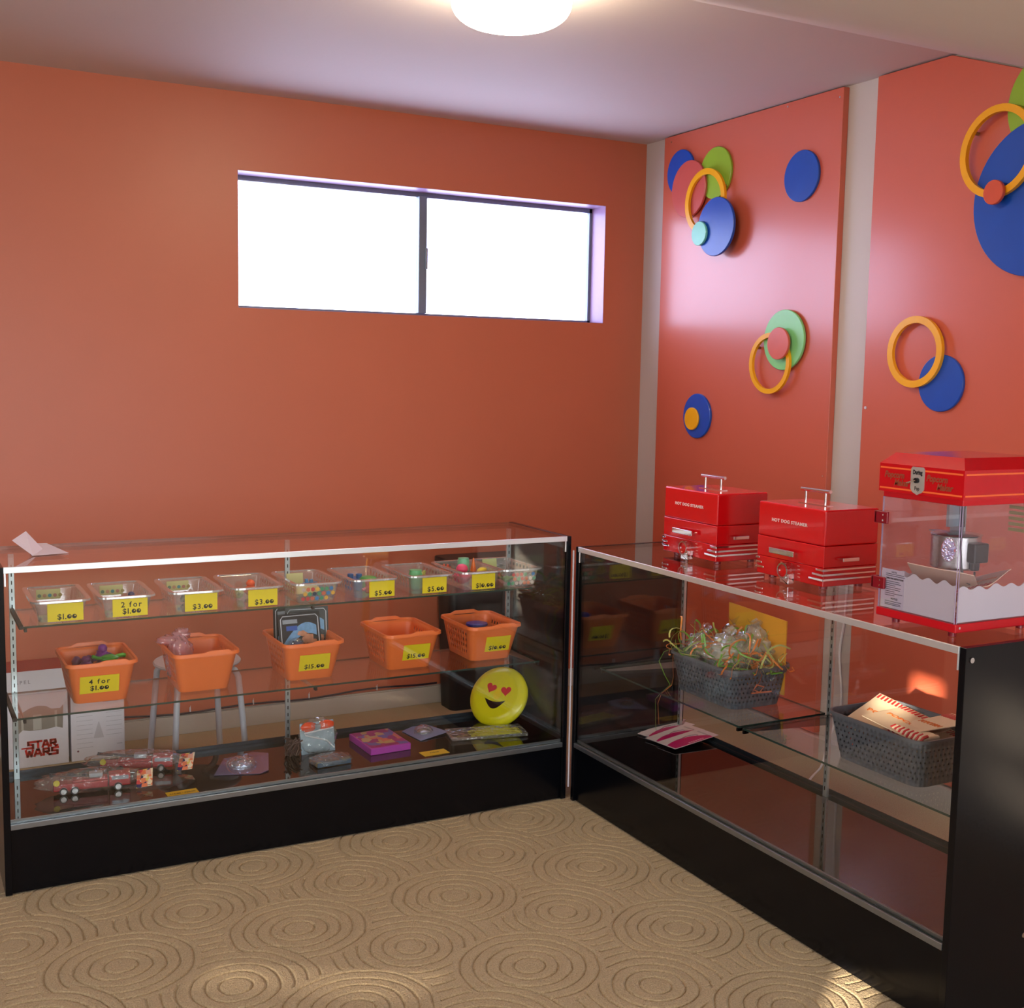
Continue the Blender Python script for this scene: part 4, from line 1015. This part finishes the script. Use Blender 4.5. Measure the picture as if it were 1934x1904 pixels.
i0 = .026; vs = [(-.006, -.004, .397), (PW+.004, -.004, .397), (PW+.004, PD+.004, .397), (-.006, PD+.004, .397), (-.006+i0, -.004+i0, .424), (PW+.004-i0, -.004+i0, .424), (PW+.004-i0, PD+.004-i0, .424), (-.006+i0, PD+.004-i0, .424)]
head.add(vs, [(0, 1, 5, 4), (1, 2, 6, 5), (2, 3, 7, 6), (3, 0, 4, 7), (4, 5, 6, 7)])
hd = head.build('hood', mat('red hood gloss', (196, 10, 24), .14), PR)
b = MB(); yf = -.0046; xr = PW+.0046
for z in (.335, .385):
    b.box(-.003, PW, yf, -.0038, z, z+.004); b.box(PW+.0038, xr, .002, PD, z, z+.004)
b.build('orange_stripe', mat('orange stripe', (240, 110, 50), .4), hd)
gold = mat('gold brown lettering', (150, 66, 38), .5)
for cx in (.055, .188):
    text_obj('lettering', 'Popcorn', .0215, gold, hd, (cx-.012, yf, .3705), ext=.0003, off=.0007, shear=.25, sx=.86)
    text_obj('lettering', 'Maker', .0215, gold, hd, (cx+.012, yf, .3520), ext=.0003, off=.0007, shear=.25, sx=.86)
P = [(-.021, .026), (-.017, .031), (.017, .031), (.021, .026), (.021, -.022), (.014, -.030), (0, -.036), (-.014, -.030), (-.021, -.022)]
b = MB(); b.add([(.118+x, yf-.0012, .364+z) for x, z in P]+[(.118+x, yf+.001, .364+z) for x, z in P], [list(range(9)), list(range(9, 18))[::-1]]+[[i, i+9, (i+1) % 9+9, (i+1) % 9] for i in range(9)])
pl = b.build('switch_plate', mat('grey silver plate', (178, 172, 164), .35, .3), PR)
text_obj('lettering', 'During', .0145, m_ink, pl, (.118, yf-.0016, .382), ext=.0002, off=.0006, sx=.72)
text_obj('lettering', 'Pop', .0135, mat('grey brown ink', (70, 60, 56), .5), pl, (.118, yf-.0016, .343), ext=.0002, off=.0004, sx=.72)
b = MB(); b.cyl((.118, yf-.001, .363), (.118, yf-.008, .363), .0065, 14); sw = b.build('switch', m_bplas, pl)
b = MB(); b.tube([(.118, yf-.008, .363), (.100, yf-.018, .357)], .0016, 8); b.build('toggle', m_chrome, sw)
# clear walls
m_ace = mat('acrylic edge', (170, 150, 176), .2)
for (n_, a) in (('front_door', (.006, PW-.006, .0, .003)), ('rear_wall', (.006, PW-.006, PD-.006, PD-.003))):
    b = MB(); b.slab(a[0], a[1], a[2], a[3], .036, .314, 1); b.build(n_, [m_acr, m_ace], PR)
for (n_, x) in (('side_wall', .003), ('side_wall', PW-.005)):
    b = MB(); b.slab(x, x+.003, .006, PD-.008, .036, .314, 0); b.build(n_, [m_acr, m_ace], PR)
for z in (.247, .083):
    b = MB(); b.box(-.012, .030, -.008, -.0005, z, z+.030); b.box(-.014, -.005, -.008, .012, z, z+.030); h_ = b.build('hinge', m_redd, PR, bevel=.002)
    b = MB(); 
    for zz in (z+.008, z+.022): b.cyl((.018, -.008, zz), (.018, -.0105, zz), .0024, 8)
    b.build('hinge_screw', m_chrome, h_)
b = MB(); b.blob((.236, -.020, .212), (.019, .012, .028), 9, .02, 20); b.cyl((.236, -.010, .212), (.236, .001, .212), .006, 10); b.build('door_knob', clear('crystal knob', (.80, .74, .95), .25, .03, haze=.25, hazecol=(.6, .55, .9), crinkle=.8, cscale=150, power=2), PR, smooth=True)
# kettle hung from a steel hanger
kx, ky = .108, .150
b = MB(); b.lathe([(0, .142), (.055, .142), (.059, .146), (.059, .222), (.062, .225), (.060, .227), (.030, .230), (0, .231)], 40, mtx=Matrix.Translation((kx, ky, 0)), cap=False); kt = b.build('kettle', m_steel, PR, smooth=True, sharp=40)
b = MB(); b.box(kx-.075, kx-.045, ky-.014, ky+.014, .225, .228); b.build('kettle_lid_tab', m_steel, kt)
b = MB(); b.box(kx-.048, kx-.004, ky+.03, ky+.036, .205, .314); b.box(kx-.03, kx-.022, ky-.005, ky+.03, .24, .314); b.build('kettle_hanger', mat('pale steel', (172, 184, 188), .3, .6), PR)
b = MB(); b.box(kx+.050, kx+.078, ky-.022, ky+.028, .162, .210); b.box(kx+.058, kx+.072, ky-.016, ky+.006, .142, .164); b.build('heater_socket', m_bplas, kt, bevel=.004)
b = MB(); b.tube([(kx+.046, ky-.035, .314), (kx+.046, ky-.036, .290), (kx+.048, ky-.036, .25)], .0065, 10); b.tube([(kx+.048, ky-.036, .25), (kx+.046, ky-.036, .20), (kx+.050, ky-.034, .15), (kx+.060, ky-.032, .118), (kx+.072, ky-.028, .112), (kx+.078, ky-.02, .125), (kx+.070, ky-.01, .140)], .0028, 8); b.build('heater_cord', m_bplas, PR, smooth=True)
b = MB()
for i in range(5): b.box(.145, .20, PD-.010, PD-.0065, .232+.014*i, .240+.014*i)
b.build('louvre', mat('olive louvre', (150, 140, 70), .4), PR)
# scalloped sheets along the bottom of the walls
def scallop(n, L0, L1, z0, z1, axis, off, ns):
    b = MB(); N_ = ns*8; vs = []
    for i in range(N_+1):
        u = i/N_; a = L0+(L1-L0)*u; zt = z1-.004+.005*math.sin(u*ns*2*PI)+.002*math.sin(u*ns*PI)
        for z in (z0, zt):
            for d_ in (off, off+.0012): vs.append((a, d_, z) if axis == 0 else (d_, a, z))
    fs = []
    for i in range(N_):
        a = i*4; c = a+4; fs += [(a, c, c+2, a+2), (a+1, a+3, c+3, c+1), (a+2, c+2, c+3, a+3), (a, a+1, c+1, c)]
    fs += [(0, 2, 3, 1), (N_*4, N_*4+1, N_*4+3, N_*4+2)]
    b.add(vs, fs); b.build(n, m_frost, PR, smooth=True, sharp=40)
scallop('scalloped_sheet', .010, PW-.010, .038, .132, 0, .0045, 5); scallop('scalloped_sheet', .010, PD-.012, .038, .122, 1, PW-.0075, 5)
scallop('scalloped_sheet', .010, PD-.012, .038, .122, 1, .0075, 5)
# instruction sheet behind the door, tilted
ins = MB(); ins.add([(.020, .0035, .040), (.085, .0035, .040), (.085, .0035, .135), (.012, .0035, .135), (.020, .0044, .040), (.085, .0044, .040), (.085, .0044, .135), (.012, .0044, .135)], [(0, 1, 2, 3), (7, 6, 5, 4), (0, 4, 5, 1), (1, 5, 6, 2), (2, 6, 7, 3), (3, 7, 4, 0)])
# (sheet hangs on the inner face of the door)
s_ = ins.build('instruction_sheet', mat('instruction paper', (206, 200, 212), .6), PR)
text_obj('lettering', 'NOTE', .006, m_ink, s_, (.052, .0030, .128), ext=0, off=.0002)
text_obj('lettering', 'OPERATING INSTRUCTIONS', .0052, m_ink, s_, (.055, .0030, .112), ext=0, off=.0003, sx=.85)
text_obj('lettering', 'NOTICE', .006, m_ink, s_, (.056, .0030, .062), ext=0, off=.0003)
b = MB()
for i, (z, l_) in enumerate(((.1235, .058), (.119, .062), (.105, .045), (.100, .050), (.095, .032), (.090, .05), (.085, .048), (.080, .03), (.075, .056), (.070, .03), (.055, .054), (.050, .05), (.0465, .052))): b.box(.026, .026+l_, .0028, .0034, z-.0008, z+.0006)
b.build('small_print', mat('grey ink', (70, 66, 76), .6), s_)
# popcorn bags stored inside
m_bag = mat('cream paper bag', (232, 206, 178), .6); m_rs = mat('red bag stripe', (196, 40, 46), .6)
def paper_bag(loc, rot, w_, h_, label, text=True, par_sc=1):
    r = thing('popcorn_bag', label, 'paper bag', loc); r.rotation_euler = rot
    b = MB(); N_ = 6; vs = []
    for i in range(N_+1):
        u = i/N_; y = -h_/2+h_*u; z = .0008*math.sin(u*7)+.0015
        vs += [(-w_/2, y, z-.001), (w_/2, y, z-.001), (w_/2, y, z+.001), (-w_/2, y, z+.001)]
    fs = [(0, 1, 2, 3)[::-1], tuple(N_*4+k for k in range(4))]
    for i in range(N_):
        for k in range(4): fs.append((i*4+k, i*4+(k+1) % 4, i*4+4+(k+1) % 4, i*4+4+k))
    b.add(vs, fs); body = b.build('bag_body', m_bag, r)
    b = MB(); n = int(w_/.011)
    for i in range(n): x = -w_/2+.004+i*.011; b.box(x, x+.0055, h_/2-.034, h_/2-.004, .0020, .0036)
    b.build('red_stripes', m_rs, body)
    if text:
        om = mat('orange print', (226, 120, 56), .6)
        text_obj('lettering', 'POPCORN', w_*.17, om, body, (0, -.005, .0032), (0, 0, 0), ext=.0004, off=.0004)
    return r
pz = RH+.037
paper_bag((-1.05, -2.90, pz+.082), (.10, .55, .5), .11, .16, 'cream popcorn bag inside the popcorn machine, striped end by the glass')
paper_bag((-.985, -2.955, pz+.078), (-.15, .35, 1.9), .10, .16, 'cream popcorn bag lying deeper inside the popcorn machine')
b = MB(); 
for i in range(130):
    x = random.uniform(-.11, .12); y = random.uniform(-.103, .103)
    b.blob((x, y, random.uniform(.006, .030)), random.uniform(.007, .011), i, .25, 8)
o = b.build('bag_pile', mat('pale popcorn', (236, 214, 196), .7), smooth=True); o.location = (-.992, -2.898, pz+.001)
tag(o, 'pale popcorn covering the floor of the popcorn machine', 'popcorn', kind='stuff')

# ------------------------------------------------------------------ grey baskets in the right case
def grey_basket(loc, label):
    r = thing('grey_basket', label, 'basket', loc, -PI/2, 'grey woven plastic baskets in the right case')
    b = MB(); tub(b, .296, .200, .338, .245, .126, .035, 10, 8, 6, nc=6); b.build('basket_body', m_grey, r, smooth=True, solid=.003)
    b = MB(); sweep_rim(b, .338, .245, .037, [(0, .130), (.006, .130), (.007, .122), (-.003, .122)], 8, 8, 6); b.build('basket_rim', m_greyr, r, smooth=True, sharp=50)
    return r
GZ = .4903
grey_basket((-.905, -1.905, GZ), 'grey woven basket overflowing with cellophane bags and curled ribbon')
grey_basket((-.922, -2.680, GZ), 'grey woven basket full of cream popcorn bags, next to the black end panel')
# ribbon tangle (nobody could count the strands)
def ribbon_mesh(col, n, seed):
    rd = random.Random(seed); b = MB()
    for i in range(n):
        x = rd.uniform(-.11, .11); y = rd.uniform(-.17, .17); z = rd.uniform(.118, .175); p = [Vector((x, y, z))]
        d = Vector((rd.uniform(-1, 1), rd.uniform(-1, 1), rd.uniform(-.1, .7))).normalized(); cv = Vector((rd.uniform(-1, 1), rd.uniform(-1, 1), rd.uniform(-1, 1)))
        for k in range(9):
            d = (d+cv.cross(d)*.42+Vector((0, 0, -.07))).normalized(); q = p[-1]+d*rd.uniform(.010, .018)
            q.z = min(max(q.z, .112), .235); q.x = min(max(q.x, -.135), .125); q.y = min(max(q.y, -.185), .185); p.append(q)
        b.tube([tuple(a) for a in p], .0009, 4, 0, 3.2)
    return b
for col, nm, seed, lb, n_ in (((120, 180, 60), 'green', 5, 'tangle of green curling ribbon on the cellophane bags', 70), ((226, 132, 60), 'orange', 9, 'tangle of orange curling ribbon on the cellophane bags', 66), ((196, 196, 110), 'yellow', 13, 'tangle of pale yellow curling ribbon on the cellophane bags', 40)):
    b = ribbon_mesh(col, n_, seed); o = b.build('ribbon_tangle', mat(nm+' ribbon', col, .3), smooth=True); o.location = (-.905, -1.905, GZ); tag(o, lb, 'ribbon', kind='stuff')
def hang(pts, col, nm, lb, loc=(-.905, -1.905, GZ)):
    b = MB(); b.tube(pts, .0008, 4, 0, 3.2); o = b.build('ribbon', mat(nm+' ribbon', col, .3), smooth=True); o.location = loc; tag(o, lb, 'ribbon')
hang([(-.10, .165, .135), (-.135, .178, .12), (-.142, .195, .085), (-.142, .160, .045), (-.140, .130, .018), (-.145, .175, -.02), (-.145, .205, -.05), (-.145, .20, -.13), (-.145, .195, -.155)], (120, 190, 80), 'green', 'long green ribbon trailing down over the grey basket edge')
hang([(-.10, .13, .135), (-.134, .128, .120), (-.140, .118, .085), (-.141, .112, .05), (-.141, .12, .02), (-.145, .17, -.02), (-.145, .19, -.06), (-.145, .18, -.13)], (226, 132, 70), 'orange', 'long orange ribbon trailing down over the grey basket edge')
hang([(-.02, -.165, .13), (-.02, -.19, .115), (-.03, -.19, .09), (-.05, -.188, .07), (-.03, -.192, .06), (-.01, -.19, .075), (-.04, -.19, .085), (-.06, -.19, .06), (.02, -.192, .058)], (206, 120, 84), 'copper', 'copper coloured curl of ribbon hanging on the basket end')
def bagmesh(loc, rad, sd, label, mt=m_filmw, amp=.13):
    r = thing('cellophane_bag', label, 'bag', loc)
    b = MB(); b.blob((0, 0, rad[2]), rad, sd, amp, 30, freq=3.4); b.build('bag_film', mt, r, smooth=True, sharp=180)
    b = MB(); b.blob((0, 0, rad[2]*.8), (rad[0]*.5, rad[1]*.5, rad[2]*.5), sd+7, .2, 14, freq=3); b.build('bag_contents', mat('pale sweets', (196, 184, 150), .6, var=.3, vscale=80), r, smooth=True)
    b = MB(); b.tube([(0, 0, rad[2]*1.8), (.006, 0, rad[2]*1.95)], .008, 8); 
    vs = [(0, 0, rad[2]*1.9)]; n = 12
    for i in range(n): a = 2*PI*i/n; vs.append((.026*math.cos(a), .026*math.sin(a), rad[2]*1.9+.030+.008*math.sin(3*a)))
    b.add(vs, [(0, i+1, (i+1) % n+1) for i in range(n)]); b.build('bag_top', mt, r, smooth=True, sharp=180)
bagmesh((-.93, -1.93, GZ+.085), (.080, .085, .060), 81, 'big milky cellophane bag in the middle of the ribbon basket')
bagmesh((-.84, -1.95, GZ+.09), (.050, .070, .070), 82, 'cellophane bag in front of the yellow envelope', m_filmw)
bagmesh((-.93, -1.80, GZ+.09), (.060, .060, .050), 83, 'cellophane bag at the corner end of the ribbon basket', m_film)
bagmesh((-.83, -1.83, GZ+.09), (.045, .045, .065), 84, 'tall clear bag standing at the back of the ribbon basket', m_film)
bagmesh((-.85, -2.03, GZ+.060), (.045, .045, .045), 85, 'clear bag spilling over the popcorn side of the ribbon basket', m_film)
# yellow envelope
vs = [(-.830, -1.812, .52), (-.812, -2.070, .52), (-.812, -2.070, .762), (-.830, -1.800, .778)]
e_ = MB((-.82, -1.95, .52)); e_.add(vs+[(x+.004, y, z) for x, y, z in vs], [(0, 1, 2, 3), (7, 6, 5, 4), (0, 4, 5, 1), (1, 5, 6, 2), (2, 6, 7, 3), (3, 7, 4, 0)])
o = e_.build('envelope', mat('manila yellow', (232, 164, 50), .5, var=.08, vscale=20)); o.location = (-.82, -1.95, .52); tag(o, 'large yellow envelope standing behind the ribbons', 'envelope')
# cream bags in the second basket
zc = GZ+.118
BG = [((-.900, -2.610, zc-.012), (.10, .28, -1.15), .17, .24, 'cream popcorn bag at the corner end of the grey basket'),
      ((-.920, -2.690, zc+.004), (-.06, .20, -1.35), .15, .22, 'cream popcorn bag on top in the middle of the grey basket'),
      ((-.890, -2.745, zc+.012), (.14, -.12, -1.9), .13, .19, 'cream popcorn bag at the back beside the black end panel'),
      ((-.915, -2.760, zc-.020), (.0, .05, -1.57), .14, .22, 'cream popcorn bag underneath, against the black end panel'),
      ((-.915, -2.650, zc-.040), (.02, .05, -1.5), .16, .20, 'cream popcorn bag lowest in the grey basket')]
for l_, ro, w_, h_, lb in BG: paper_bag(l_, ro, w_, h_, lb)
r = thing('rolled_bag', 'rolled bundle of red striped bags at the front edge of the grey basket', 'paper bag', (-.995, -2.765, zc-.006)); r.rotation_euler = (0, 0, 0)
for i in range(15):
    b = MB(); y = .055-.0078*i; b.tube([(-.010, y, 0), (-.016, y-.002, .008), (-.010, y-.004, .017), (.004, y-.005, .020)], .0040, 8, 0); b.build('striped_fold', m_rs if i % 2 == 0 else m_bag, r, smooth=True)
b = MB(); b.box(-.008, .05, -.062, .060, -.006, .018); b.build('bundle_core', m_bag, r, bevel=.006)

# ------------------------------------------------------------------ leaflets on the right deck
ZR = .2125+.0085
mg = mat('magenta print', (186, 26, 104), .35)
def leaflet(x, y, rz, dz, label):
    r = thing('leaflet', label, 'leaflet', (x, y, ZR+dz)); r.rotation_euler = (0, -.07, rz)
    w_, h_ = .095, .215
    b = MB(); b.box(-h_/2, h_/2, -w_/2, w_/2, 0, .0016); t = b.build('sheet', mat('glossy white leaflet', (214, 200, 206), .3), r)
    b = MB(); n = 14; vs = []
    for i in range(n+1):
        u = i/n; xx = -h_/2+.004+(h_*.86)*u; yt = -w_/2+w_*(.48+.30*math.sin(u*2.4)-.45*u*u)
        vs += [(xx, -w_/2+.002, .0019), (xx, max(yt, -w_/2+.003), .0019)]
    b.add(vs, [(2*i, 2*i+2, 2*i+3, 2*i+1) for i in range(n)]); b.build('magenta_swoosh', mg, t)
    b = MB()
    b.tube([(-.02, .012, .0026), (.01, .018, .0026), (.045, .008, .0026), (.05, -.002, .0026)], .0012, 6); b.tube([(-.045, .012, .0026), (-.02, .012, .0026)], .0008, 5); b.build('drawing', mat('grey drawing', (140, 110, 130), .4), t)
    b = MB()
    for k in range(7): b.box(-.03+k*.011, -.023+k*.011, -.040, -.033, .0020, .0023)
    b.build('print_marks', mat('pale pink print', (232, 190, 206), .4), t)
    b = MB(); b.box(.075, .078, -.03, .03, .0017, .0020); b.box(.081, .083, -.02, .03, .0017, .0020); b.build('print_lines', mat('grey lines', (150, 140, 150), .5), t)
for i, (x, y, rz, lb) in enumerate(((-.800, -1.365, .30, 'pink and white leaflet furthest into the corner of the right case'), (-.812, -1.430, .26, 'pink and white leaflet second from the corner end of the fan'), (-.822, -1.500, .20, 'pink and white leaflet second from the popcorn end of the fan'), (-.818, -1.570, .14, 'pink and white leaflet on top at the near end of the fan'))):
    leaflet(x, y-.01, rz, .0095+.0022*i, lb)
